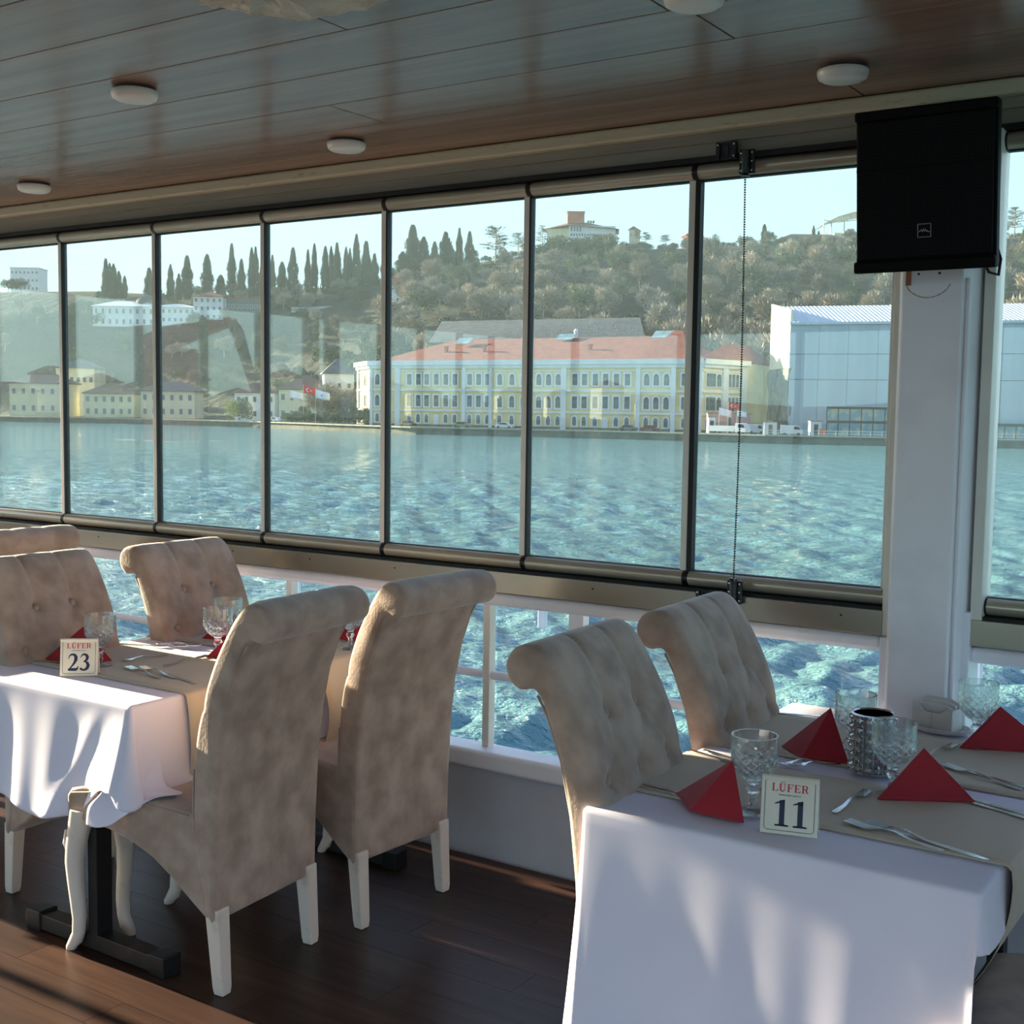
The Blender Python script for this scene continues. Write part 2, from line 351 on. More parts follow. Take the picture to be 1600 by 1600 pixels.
# --- pillar
pil = empty('pillar', (-.96, 3.56, 0)); pil['kind'] = 'structure'
mb = MB().prism([(-.1, .1), (-.1, -.055), (-.088, -.068), (.072, -.068), (.098, -.02), (.112, .1)], 2.42)
mb.obj('column', WHITEP, pil, bevel=.006)
MB().bb((-.128, -.025, 0), (-.095, .1, .965)).obj('lower_plate', WHITEP, pil, bevel=.004)
MB().bb((.095, -.02, 0), (.118, .1, 1.06)).obj('lower_plate', WHITEP, pil, bevel=.004)
MB().tube([(.085, -.055, .02), (.085, -.055, 1.97)], .007, 8).obj('weld_bead', WHITEP, pil, smooth=60)
MB().bb((-.08, -.0705, 1.955), (-.066, -.0675, 2.0)).obj('brown_tape', mat('brown_tape', (150, 96, 66), .6, noise=20, rgb2=(168, 112, 80)), pil)
for x in (-.046, .01):
    o = MB().lathe([(0, 0), (.0035, 0), (.003, .0008), (0, .001)], 10).obj('screw_hole', BLACK, pil); o.rotation_euler = (R(90), 0, 0); o.location = (x, -.068, 1.985)
pts = [(-.078+.118*k/16, -.0685, 1.955-.035*math.sin(PI*k/16)**.6) for k in range(17)]
MB().tube(pts, [.0009+.0012*abs(math.sin(k*1.7)) for k in range(17)], 5).obj('rust_line', mat('rust', (172, 140, 116), .8, noise=30, rgb2=(196, 180, 164)), pil)
# --- bow wall (seen only as a reflection in the panes), far side, stern: plain openings
def post(n_, a, b, m_): sbox(n_, a, b, m_, .004)
sbox('wall_bow', (X0-.1, YB, -.16), (X0, YW, .42), BULW)
sbox('wall_bow_header', (X0-.1, YB, 2.31), (X0, YW, 2.56), FASCIA)
k = 40
for y, w in ((3.52, .12), (3.1, .04), (2.55, .045), (1.99, .045), (1.44, .045), (.85, .045), (.30, .04), (-.28, .15), (-.53, .15), (-1.15, .04), (-1.71, .05), (-2.30, .05), (-2.83, .05)):
    sbox('trim_%d' % k, (X0-.07, y-w/2, .42), (X0-.02, y+w/2, 2.31), RUBBER if w < .1 else FASCIA, .002); k += 1
sbox('wall_right', (X0, YB-.08, -.16), (X1, YB, .42), BULW)
sbox('wall_right_header', (X0, YB-.08, 2.31), (X1, YB, 2.56), FASCIA)
for i in range(9):
    x = X0+.6+i*1.15; sbox('trim_%d' % k, (x-.03, YB-.07, .42), (x+.03, YB, 2.31), ALU, .002); k += 1
for y in (YB+.06, -1.2, 1.2):
    sbox('trim_%d' % k, (X1-.12, y-.06, -.01), (X1, y+.06, 2.5), WHITEP, .004); k += 1

# --- latches and pull chain
def screws(mb, pts, n):
    for p in pts: mb.lathe([(0, 0), (.0035, 0), (.003, .0015), (0, .002)], 8, p)
def latch(x, z, label):
    t = empty('window_latch', (x, 3.585 if z > 2 else 3.555, z), label=label, cat='latch', group='black window latches')
    MB().bb((-.033, -.012, -.026), (.033, 0, .026)).obj('base_plate', BLACK, t, bevel=.003)
    MB().bb((-.033, -.020, -.026), (-.020, -.01, .026)).obj('side_flange', BLACK, t, bevel=.002)
    MB().bb((.018, -.020, -.026), (.033, -.01, .026)).obj('side_flange', BLACK, t, bevel=.002)
    MB().bb((-.012, -.018, -.020), (.008, -.01, .018)).obj('bolt', mat('bolt_black', (6, 6, 7), .25, noise=20, rgb2=(10, 10, 11)), t, bevel=.003)
    for sx, sz in ((-.027, .018), (.026, .018), (.026, -.018)):
        s_ = MB().lathe([(0, 0), (.003, 0), (.0026, .0012), (0, .0016)], 8).obj('screw', CHROME, t); s_.rotation_euler = (R(90), 0, 0); s_.location = (sx, -.020, sz)
latch(-1.622, 2.392, 'square black window latch on the grey fascia above the panes')
l2 = latch(-1.636, 1.022, 'square black window latch set in the steel sill below the panes')
ch = empty('pull_chain', (-1.54, 3.58, 1.03), label='black ball chain hanging in front of the last pane before the pillar', cat='chain')
def brk(z, s):
    b_ = MB().bb((-.024, -.014, -.036), (.024, .0, .036)).obj('chain_bracket', BLACK, ch, bevel=.003)
    b_.location = (0, -.032, z)
    hb = MB().lathe([(.012, -.03), (.012, .028), (.009, .036), (.014, .044)], 12)
    h = hb.obj('chain_housing', BLACK, b_, smooth=40); h.location = (0, -.020, 0); h.rotation_euler = (0 if s > 0 else PI, 0, 0)
    for sx in (-.017, .017):
        for sz in (-.026, .0, .026):
            s_ = MB().lathe([(0, 0), (.003, 0), (.0026, .0012), (0, .0016)], 8).obj('screw', CHROME, b_); s_.rotation_euler = (R(90), 0, 0); s_.location = (sx, -.0142, sz)
    return b_
brk(.022, 1); brk(1.316, -1)
mb = MB(); nb = 168
for i in range(nb):
    t = i/(nb-1); z = .062+t*(1.275-.062); x = .0+.006*math.sin(t*PI)
    mb.lathe([(0, -.0029), (.0034, -.0014), (.0034, .0014), (0, .0029)], 6, (x, -.052, z))
mb.tube([(0, -.052, .06), (.006, -.052, .66), (0, -.052, 1.275)], .0007, 4)
o = mb.obj('bead_chain', BLACK, ch); o['kind'] = 'stuff'
# --- ceiling lights
def clight(x, y, label):
    t = empty('ceiling_light', (x, y, ZC), label=label, cat='ceiling light', group='round ceiling lights')
    MB().lathe([(.060, 0), (.060, -.006), (.054, -.007), (.054, -.010)], 32).obj('mounting_base', mat('light_base', (54, 40, 36), .5, noise=10, rgb2=(66, 50, 44)), t, smooth=40)
    MB().lathe([(.064, -.009), (.066, -.012), (.0655, -.020), (.062, -.030), (.052, -.036), (.03, -.038), (0, -.0385)], 40).obj('diffuser', LIGHTP, t, smooth=60)
clight(-2.94, 2.43, 'round white ceiling light nearest the lumpy plaster block, upper left')
clight(-2.88, 3.27, 'round white ceiling light in the middle, above the cypress skyline')
clight(-4.56, 3.25, 'small round white ceiling light farthest left near the window wall')
clight(-1.15, 3.24, 'round white ceiling light just left of the black loudspeaker')
clight(-1.22, 2.50, 'white ceiling light cut off by the top edge, above the middle panes')
# lumpy plaster block
pb = bmesh.new()
poly = [(-1.945, 1.66), (-1.95, 1.775), (-1.93, 1.86), (-1.845, 1.985), (-1.60, 1.965), (-1.45, 1.70), (-1.62, 1.45), (-1.86, 1.46)]
cx_, cy_ = sum(p[0] for p in poly)/8, sum(p[1] for p in poly)/8
rings = []
for s, z in ((1.0, 2.5), (1.0, 2.405), (.985, 2.396), (.8, 2.393), (.6, 2.39), (.4, 2.391), (.2, 2.392)):
    ring = []
    for i in range(8):
        for q in range(6):
            a, b = poly[i], poly[(i+1) % 8]; t = q/6
            x = cx_+(a[0]+(b[0]-a[0])*t-cx_)*s; y = cy_+(a[1]+(b[1]-a[1])*t-cy_)*s
            ring.append(pb.verts.new((x-cx_, y-cy_, z-2.5+(random.uniform(-.006, .006) if s < .99 else random.uniform(-.002, .002) if z < 2.49 else 0))))
    rings.append(ring)
for a, b in zip(rings[:-1], rings[1:]):
    for i in range(48): pb.faces.new((a[i], a[(i+1) % 48], b[(i+1) % 48], b[i]))
pb.faces.new(rings[-1]); bmesh.ops.recalc_face_normals(pb, faces=pb.faces)
me = bpy.data.meshes.new('plaster_block'); pb.to_mesh(me); pb.free(); me.materials.append(PLASTER)
o = link('plaster_block', me); o.location = (cx_, cy_, 2.5)
tag(o, 'lumpy off-white plastered block on the ceiling at the top edge', 'ceiling fitting')

# --- loudspeaker
sp = empty('loudspeaker', (-.925, 3.25, 1.966), label='black loudspeaker with mesh grille mounted high on the white pillar', cat='loudspeaker')
sp.rotation_euler = (R(6.5), 0, 0)
mb = MB().prism([(-.176, .004), (.176, .004), (.172, .05), (.115, .20), (-.115, .20), (-.172, .05)], .405)
mb.obj('cabinet', SPKBLK, sp, bevel=.006)
def grille_mat():
    m = bpy.data.materials.new('speaker_grille'); m.use_nodes = True; n = m.node_tree; b = n.nodes['Principled BSDF']
    tc = n.nodes.new('ShaderNodeTexCoord'); mp = n.nodes.new('ShaderNodeMapping'); mp.inputs['Scale'].default_value = (130, 130, 130)
    v = n.nodes.new('ShaderNodeTexVoronoi'); v.inputs['Scale'].default_value = 1; v.inputs['Randomness'].default_value = .12
    n.links.new(tc.outputs['Object'], mp.inputs[0]); n.links.new(mp.outputs[0], v.inputs['Vector'])
    c = n.nodes.new('ShaderNodeValToRGB'); c.color_ramp.elements[0].position = .30; c.color_ramp.elements[1].position = .42
    c.color_ramp.elements[0].color = (.0012, .0012, .0014, 1); c.color_ramp.elements[1].color = (.006, .006, .008, 1)
    n.links.new(v.outputs['Distance'], c.inputs[0]); n.links.new(c.outputs[0], b.inputs['Base Color']); b.inputs['Roughness'].default_value = .6; b.inputs['Specular IOR Level'].default_value = .12
    bp = n.nodes.new('ShaderNodeBump'); bp.inputs['Strength'].default_value = .6; bp.inputs['Distance'].default_value = .001
    n.links.new(c.outputs[0], bp.inputs['Height']); n.links.new(bp.outputs[0], b.inputs['Normal'])
    return m
GR = grille_mat()
MB().bb((-.170, -.006, .034), (.168, .004, .378)).obj('grille', GR, sp, bevel=.004)
MB().bb((-.178, -.012, .0), (.177, .012, .030)).obj('bottom_lip', SPKBLK, sp, bevel=.006)
MB().bb((-.176, -.008, .380), (.176, .012, .405)).obj('top_lip', SPKBLK, sp, bevel=.005)
MB().bb((-.170, -.0075, .255), (.168, -.005, .262)).obj('grille_rib', SPKBLK, sp)
bd = MB(); x0, z0, s_ = -.0135, .083, .034
for a, b in (((0, 0), (1, .05)), ((0, .95), (1, 1)), ((0, 0), (.05, 1)), ((.95, 0), (1, 1))):
    bd.bb((x0+a[0]*s_, -.0085, z0+a[1]*s_), (x0+b[0]*s_, -.007, z0+b[1]*s_))
GREYL = mat('badge_grey', (120, 120, 124), .5, noise=40, rgb2=(140, 140, 144))
bo = bd.obj('badge', GREYL, sp)
zz = [(.12, .42), (.30, .56), (.36, .40), (.46, .62), (.5, .44), (.58, .60), (.62, .42), (.70, .50), (.78, .40), (.95, .38)]
MB().tube([(x0+p[0]*s_, -.0082, z0+p[1]*s_) for p in zz], [.0008, .0016, .0012, .0018, .001, .0018, .0012, .0014, .001, .0006], 5).obj('badge_mark', mat('badge_white', (190, 190, 194), .5, noise=40, rgb2=(170, 170, 176)), bo)
MB().bb((-.03, .19, .12), (.03, .245, .30)).obj('wall_bracket', SPKBLK, sp, bevel=.003)
cp = [(.10, .17, .03), (.12, .17, -.012), (.142, .18, -.020), (.14, .21, .02), (.11, .235, .10)]
MB().tube(cp, .004, 8).obj('cable', RUBBER, sp, smooth=60)
#==PART3==
# ------------------------------------------------------------------ far shore
def hor(px): return 639.84+.0142236*(px-800)
ZQ = -2.85
DW = [(-700, 420), (-300, 400), (0, 385), (200, 378), (400, 345), (500, 316), (640, 285), (820, 276), (1000, 264), (1200, 246), (1600, 235), (2300, 238)]
SKY = [(-700, 470), (-300, 466), (0, 458), (150, 457), (250, 462), (400, 462), (450, 458), (600, 436), (640, 424), (730, 414), (830, 400), (1000, 392), (1100, 390), (1300, 384), (1400, 380), (1600, 374), (2300, 360)]
DR = 560.0
def itp(T, x):
    return float(np.interp(x, [t[0] for t in T], [t[1] for t in T]))
def zpix(px, py, d): return W(px, py, d).z
def terr(px, d):
    dw = itp(DW, px); d0 = dw+62 if px > 560 else dw+70
    zs = 1.6+(hor(px)-itp(SKY, px))*DR/F
    if d <= d0: return ZQ
    t = min(1, (d-d0)/(DR-d0)); s = t*t*(3-2*t)*.35+t*.65
    return ZQ+(zs-ZQ)*s + 1.2*math.sin(px*.021+d*.05)*min(1, t*4)*(1-t)
GRASS = mat('hillside_scrub', (34, 38, 32), .95, noise=.06, rgb2=(62, 60, 48), lo=.35, hi=.65, bump=(.35, 1, 1.5), detail=8)
def terrain():
    mb = MB(); pxs = list(range(-700, 2301, 25)); ts = [0, .02, .3]+[.3+.7*i/36 for i in range(1, 37)]
    ds = None; n = len(pxs); rows = []
    for j in range(46):
        for px in pxs:
            dw = itp(DW, px)+1.5
            d = dw+(DR+10-dw)*(j/40) if j <= 40 else DR+10+(j-40)*60
            z = terr(px, d) if j > 0 else ZQ
            p = G(px, d, z); mb.v.append(tuple(p))
    for j in range(45):
        for i in range(n-1):
            a = j*n+i; mb.f.append((a, a+1, a+n+1, a+n))
    o = mb.obj('hillside', GRASS, smooth=80); o['kind'] = 'structure'
terrain()
STONE = mat('quay_stone', (84, 84, 76), .85, noise=.5, rgb2=(112, 110, 98), bump=(2, .5, .1), detail=6)
def quay():
    mb = MB(); pxs = list(range(-700, 2301, 30)); n = len(pxs)
    prof = [(0, ZW-1), (0, ZQ-.25), (-.4, ZQ-.25), (-.4, ZQ+.08), (5, ZQ+.08), (5, ZQ-1)]
    for dz in prof:
        for px in pxs:
            mb.v.append(tuple(G(px, itp(DW, px)+dz[0], dz[1])))
    for j in range(len(prof)-1):
        for i in range(n-1):
            a = j*n+i; mb.f.append((a, a+1, a+n+1, a+n))
    o = mb.obj('quay', STONE, smooth=20); o['kind'] = 'structure'
    # lighter coping stones as pieces
    cm = mat('quay_coping', (176, 172, 156), .8, noise=1.5, rgb2=(150, 148, 136))
    px = 330
    while px < 1640:
        a = G(px, itp(DW, px)-.3, ZQ+.1); b = G(px+14.6, itp(DW, px+14.6)-.3, ZQ+.1); v = b-a
        m_ = MB().box((0, 0, 0), (v.length*.985, 1.0, .3)).obj('coping_stone', cm, o); m_.location = (a+b)/2; m_.rotation_euler = (0, 0, math.atan2(v.y, v.x)); px += 15
quay()

# walls, windows
YEL = mat('yellow_stucco', (234, 214, 152), .85, noise=.25, rgb2=(218, 196, 134), lo=.4, hi=.62, detail=8)
WHS = mat('white_stucco', (226, 230, 230), .8, noise=.4, rgb2=(206, 212, 214), detail=6)
PALEY = mat('pale_cream_stucco', (226, 220, 184), .85, noise=.3, rgb2=(210, 204, 170), detail=6)
CREAM = mat('cream_stucco', (224, 214, 176), .85, noise=.3, rgb2=(206, 196, 160))
REDR = mat('red_tile_roof', (150, 84, 70), .8, noise=.8, rgb2=(122, 66, 58), detail=6, bump=(4, .5, .1))
BROWNR = mat('brown_tile_roof', (122, 92, 80), .85, noise=.8, rgb2=(98, 76, 70), detail=6)
GREYR = mat('grey_roof', (104, 106, 104), .7, noise=.8, rgb2=(84, 86, 88))
WPANE = mat('far_window_glass', (84, 100, 104), .15, noise=.8, rgb2=(46, 58, 62), lo=.45, hi=.55)
BRICK = mat('brick_red', (176, 104, 80), .85, noise=.6, rgb2=(158, 88, 66), detail=8)
def arch_poly(w, h, arch, n=7):
    if not arch: return [(-w/2, 0), (w/2, 0), (w/2, h), (-w/2, h)]
    r = w/2; p = [(-r, 0), (r, 0)]
    return p+[(r*math.cos(PI*k/n), h-r+r*math.sin(PI*k/n)) for k in range(n+1)]
_wm = {}
VERT = Matrix(((1, 0, 0, 0), (0, 0, -1, 0), (0, 1, 0, 0), (0, 0, 0, 1)))      # local xy polygon stood up, extruded towards -y
def far_window(parent, loc, rz, w, h, arch=False, fr=.28, nm='window', fm=None):
    key = (round(w, 2), round(h, 2), arch, fr)
    if key not in _wm:
        a = MB().prism(arch_poly(w, h, arch), .16, VERT)
        b = MB().prism([(x*(w-2*fr)/w, fr*.8+y*(h-1.7*fr)/h) for x, y in arch_poly(w, h, arch)], .05, VERT, .14)
        bars = b.bb((-.04, -.24, fr), (.04, -.18, h-fr)).bb((-w/2+fr, -.24, h*.55), (w/2-fr, -.18, h*.55+.08)) if False else b
        _wm[key] = (a.mesh('window', fm or WHS), b.mesh('pane', WPANE))
    f = link(nm, _wm[key][0], parent); f.location = loc; f.rotation_euler = (0, 0, rz)
    p = link('pane', _wm[key][1], f)
    return f
def face_at(A, B, px):
    """distance along A->B (plan) where pixel column px meets it"""
    d = W(px, 640, 10)-Vector((0, 0, H)); ax, ay = A.x, A.y; bx, by = B.x-A.x, B.y-A.y
    # A + s*b = t*d
    det = bx*(-d.y)-by*(-d.x); s = ((-ax)*(-d.y)-(-ay)*(-d.x))/det
    return s*math.hypot(bx, by)
# ---- the yellow palace
pal = empty('palace', tuple(G(840, 300, ZQ)), label='long yellow and white three storey waterfront palace with a red brown roof', cat='building')
PL0 = pal.location.copy()
def loc(v): return Vector(v)-PL0
Ac, A_, B_, Cc = G(559, 334, ZQ), G(579, 318, ZQ), G(1097, 276, ZQ), G(1164, 287, ZQ)
ab = (B_-A_).normalized(); nrm = Vector((ab.y, -ab.x, 0)); rzf = math.atan2(ab.y, ab.x)
back = -nrm
foot = [Ac, A_, B_, Cc, Cc+back*22, Ac+back*16]
ZE = 13.2
mb = MB().prism([(loc(p).x, loc(p).y) for p in foot], ZE-ZQ)
mb.obj('wall', YEL, pal)
def band(z0, z1, out, nm, pts, m_=WHS):
    mb = MB()
    for p, q in zip(pts[:-1], pts[1:]):
        v = (q-p).normalized(); nn = Vector((v.y, -v.x, 0)); a = loc(p)-v*out*.4; b = loc(q)+v*out*.4
        L = (b-a).length; c = (a+b)/2+nn*(out/2-.1)
        mb.box((c.x, c.y, (z0+z1)/2-PL0.z), (L, out+.2, z1-z0), Matrix.Rotation(math.atan2(v.y, v.x), 3, 'Z'))
    return mb.obj(nm, m_, pal)
P4 = [Ac, A_, B_, Cc]
band(ZE-1.0, ZE+.15, 1.1, 'cornice', P4); band(ZE-1.75, ZE-1.0, .6, 'frieze', P4)
band(ZE-2.6, ZE-2.35, .25, 'moulding', P4)
band(5.9, 6.4, .35, 'string_course', P4); band(.85, 1.3, .35, 'string_course', P4); band(ZQ, ZQ+.5, .3, 'plinth', P4, STONE)
def on_face(A, B, px, z, out=0):
    v = (B-A).normalized(); s = face_at(A, B, px); n_ = Vector((v.y, -v.x, 0)); p = loc(A)+v*s+n_*out
    return Vector((p.x, p.y, z-PL0.z)), math.atan2(v.y, v.x)
for px, wpx in ((581, 5), (622, 10), (725, 7), (767, 6), (881, 9), (997, 7), (1052, 7), (1094, 6)):
    p, rz = on_face(A_, B_, px, 0); w = wpx*.152
    o = MB().bb((-w/2, -.45, 0), (w/2, .1, ZE-1.2-ZQ)).obj('pilaster', WHS, pal); o.location = (p.x, p.y, 0); o.rotation_euler = (0, 0, rz)
for px in (1131, 1160):
    p, rz = on_face(B_, Cc, px, 0)
    o = MB().bb((-1, -.45, 0), (1, .1, ZE-1.2-ZQ)).obj('pilaster', WHS, pal); o.location = (p.x, p.y, 0); o.rotation_euler = (0, 0, rz)
p, rz = on_face(Ac, A_, 561, 0)
o = MB().bb((-.8, -.45, 0), (.8, .1, ZE-1.2-ZQ)).obj('pilaster', WHS, pal); o.location = (p.x, p.y, 0); o.rotation_euler = (0, 0, rz)
RECT = [654, 667, 682, 697, 711, 640, 734, 748, 762, 898, 913, 930, 946, 963, 980, 1069, 1085]
ARC = [590, 603, 781, 800, 818, 842, 857, 872, 1010, 1025, 1041]
for px in RECT+ARC:
    arc = px in ARC
    for z, h in ((7.05, 3.4), (1.75, 3.5)):
        p, rz = on_face(A_, B_, px, z, .05); far_window(pal, p, rz, 2.15, h, arc, .46)
    p, rz = on_face(A_, B_, px, -2.2, .05)
    if px in (682, 946):
        o = MB().prism(arch_poly(1.5, 3.0, True), .2, VERT).obj('door', WHS, pal); o.location = p-Vector((0, 0, .6)); o.rotation_euler = (0, 0, rz)
    else: far_window(pal, p, rz, 1.7, 2.7, True, .36)
for px, arc, w in ((1104, 0, 1.6), (1109, 0, 1.6), (1114, 0, 1.6), (1121.5, 1, 2.2), (1138, 0, 1.6), (1144, 0, 1.6), (1150, 0, 1.6), (1156, 0, 1.6)):
    for z, h in ((7.05, 3.4), (1.75, 3.5), (-2.2, 2.4)):
        p, rz = on_face(B_, Cc, px, z, .05); far_window(pal, p, rz, w, h, bool(arc), .3)
for z, h in ((7.05, 3.0), (1.75, 3.2)):
    p, rz = on_face(Ac, A_, 571, z, .05); far_window(pal, p, rz, 1.9, h)
# roof: hipped
def hip(parent, foot4, z, rh, inset, m_, over=.8, nm='roof', org=None):
    a, b, c, d = [Vector((p.x, p.y, 0)) for p in foot4]; u = (b-a).normalized(); v = (d-a).normalized()
    a2, b2, c2, d2 = a-u*over-v*over, b+u*over-v*over, c+u*over+v*over, d-u*over+v*over
    r1 = (a+d)/2+u*inset; r2 = (b+c)/2-u*inset
    V = [p+Vector((0, 0, z)) for p in (a2, b2, c2, d2)]+[p+Vector((0, 0, z+rh)) for p in (r1, r2)]+[p+Vector((0, 0, z-.3)) for p in (a2, b2, c2, d2)]
    Fs = [(0, 1, 5, 4), (1, 2, 5), (2, 3, 4, 5), (3, 0, 4), (6, 7, 1, 0), (7, 8, 2, 1), (8, 9, 3, 2), (9, 6, 0, 3), (9, 8, 7, 6)]
    mb = MB().add(V, Fs); return mb.obj(nm, m_, parent)
def L4(*p): return [loc(x) for x in p]
wN = 28
hip(pal, L4(A_+ab*3, B_, B_+back*wN, A_+ab*3+back*wN), ZE+.1-PL0.z, 6.0, 14, REDR)
s997 = face_at(A_, B_, 994); s1058 = face_at(A_, B_, 1072)
pa, pb_ = A_+ab*s997, A_+ab*s1058
hip(pal, L4(pa, pb_, pb_+back*20, pa+back*20), ZE+.2-PL0.z, 6.9, 5.0, REDR, .3)
hip(pal, L4(B_-ab*1, Cc, Cc+back*20, B_+back*20-ab*1), ZE+.1-PL0.z, 4.0, 4.5, REDR, .5)
SKYL = mat('skylight_glass', (120, 150, 160), .1, noise=.4, rgb2=(150, 176, 182))
def roof_panel(px, out, z, w, dpt, nm='skylight'):
    s = face_at(A_, B_, px); p = loc(A_+ab*s+back*out); n_ = MB()
    for k in (-.5, .5): n_.box((k*w/2, 0, 0), (w/2-.1, dpt, .15))
    o = n_.obj(nm, SKYL, pal); o.location = (p.x, p.y, z-PL0.z); o.rotation_euler = (R(30), 0, rzf)
roof_panel(1010, 9, 19.4, 4.8, 3.4); roof_panel(693, 9.5, 18.6, 4.2, 3.2); roof_panel(846, 12.5, 19.4, 4.6, 3.0)
for px, out in ((680, 5), (740, 5), (905, 5.5), (1058, 9)):
    s = face_at(A_, B_, px); p = loc(A_+ab*s+back*out)
    o = MB().bb((-.35, -.35, 0), (.35, .35, 2.2)).bb((-.5, -.5, 2.1), (.5, .5, 2.35)).obj('chimney', BRICK, pal); o.location = (p.x, p.y, ZE+1.6-PL0.z)
o = MB().lathe([(.5, 0), (.5, 1.4), (.7, 1.5), (.2, 2.2), (0, 2.3)], 12).obj('roof_vent', WHS, pal); p = loc(A_+ab*face_at(A_, B_, 855)+back*15); o.location = (p.x, p.y, 19.3-PL0.z)

# ---- warehouse
WHB = mat('warehouse_blue_sheet', (178, 190, 198), .5, noise=.12, rgb2=(166, 180, 190), lo=.4, hi=.6, stretch=(3, 3, .25), detail=6)
WHR = mat('warehouse_roof_sheet', (206, 216, 224), .4, noise=.5, rgb2=(190, 202, 212), stretch=(4, 1, 1))
WHY = mat('warehouse_lit_side', (236, 230, 200), .6, noise=.2, rgb2=(226, 220, 190))  # sunlight on this side is put into its pale yellow
DARKF = mat('dark_frame_and_shade', (40, 44, 46), .5, noise=2, rgb2=(56, 60, 62))
TARP = mat('grey_tarp', (140, 144, 136), .8, noise=.6, rgb2=(110, 116, 110), bump=(.8, .6, .3))
wh = empty('warehouse', tuple(G(1300, 250, ZQ)), label='big pale blue sheet metal waterfront warehouse behind the white pillar', cat='warehouse')
PW0 = wh.location.copy()
def lw(v): return Vector(v)-PW0
wa, wb, wc = G(1231, 266, 0), G(1700, 247, 0), G(1199, 288, 0)
u = (wb-wa).normalized(); bk = (wc-wa).normalized(); nn = Vector((u.y, -u.x, 0)); rzw = math.atan2(u.y, u.x); LW = (wb-wa).length
ZT = 20.3
# front sheets: three tiers split in panels
tiers = [(ZQ, 8.75), (8.85, 14.1), (14.2, ZT)]
for z0, z1 in tiers:
    k = 0; s = 0
    while s < LW:
        e = min(LW, s+6.0)
        if not (z0 == ZQ and False):
            o = MB().bb((0.04, -.12, 0), (e-s-.04, .12, z1-z0)).obj('wall_sheet', WHB, wh); p = lw(wa+u*s); o.location = (p.x, p.y, z0-PW0.z); o.rotation_euler = (0, 0, rzw)
        s = e
MBb = MB().bb((0, .15, 0), (LW, .4, ZT-ZQ)); o = MBb.obj('backing_wall', WHB, wh); p = lw(wa); o.location = (p.x, p.y, 0); o.rotation_euler = (0, 0, rzw)
for z in (8.8, 14.15): 
    o = MB().bb((0, -.2, -.06), (LW, .0, .06)).obj('girt', GREYR, wh); p = lw(wa); o.location = (p.x, p.y, z-PW0.z); o.rotation_euler = (0, 0, rzw)
# roof
rb = bk*16; V = [lw(wa)-nn*-.6, lw(wb)-nn*-.6, lw(wb)+rb, lw(wa)+rb]
rise = 4.6
vs = [V[0]+Vector((0, 0, ZT)), V[1]+Vector((0, 0, ZT)), V[2]+Vector((0, 0, ZT+rise)), V[3]+Vector((0, 0, ZT+rise))]
vs = [v-Vector((0, 0, 0)) for v in vs]; vs2 = [v+Vector((0, 0, .5)) for v in vs]
MB().add(vs+vs2, [(3, 2, 1, 0), (4, 5, 6, 7), (0, 1, 5, 4), (1, 2, 6, 5), (2, 3, 7, 6), (3, 0, 4, 7)]).obj('roof', WHR, wh)
mbr = MB()
for k in range(70):
    t = k/69; a = vs2[0].lerp(vs2[1], t); b = vs2[3].lerp(vs2[2], t); mbr.tube([a, b], .09, 4)
mbr.obj('roof_ribs', WHR, wh)['kind'] = 'stuff'
# side: panel with its sunlit cream painted in, above a torn tarp
a, b = lw(wa), lw(wa+bk*21)
mk = lambda z0a, z1a, z0b, z1b, th, m_, nm: MB().add([a+Vector((0, 0, z0a)), b+Vector((0, 0, z0b)), b+Vector((0, 0, z1b)), a+Vector((0, 0, z1a)), a+u*th+Vector((0, 0, z0a)), b+u*th+Vector((0, 0, z0b)), b+u*th+Vector((0, 0, z1b)), a+u*th+Vector((0, 0, z1a))], [(0, 1, 2, 3), (7, 6, 5, 4), (0, 3, 7, 4), (1, 0, 4, 5), (2, 1, 5, 6), (3, 2, 6, 7)]).obj(nm, m_, wh)
mk(8.4-PW0.z-2.85+2.85, ZT-PW0.z+.3, 8.6-PW0.z, ZT-PW0.z+3.2, .5, WHY, 'side_panel')
for k in range(9):
    t0, t1 = k/9, (k+1)/9; c = a.lerp(b, (t0+t1)/2)
    zt = 8.3-PW0.z; zb = 0 if k < 7 else 0
    wv = MB(); pts = []
    for q in range(9):
        z = zb+(zt-zb)*q/8; off = .45*math.sin(q*.9+k*2)+(.5 if q < 3 else 0)
        pts.append((c+u*(.6+off*.5)+Vector((0, 0, z))))
    wv.tube(pts, [1.15+.25*math.sin(q+k) for q in range(9)], 6); wv.obj('tarp_strip', TARP, wh)
mk(0, 8.4-PW0.z, 0, 8.6-PW0.z, -.9 if False else 3.0, DARKF, 'opening_shade')  # solid dark slab standing for the shade inside the opening
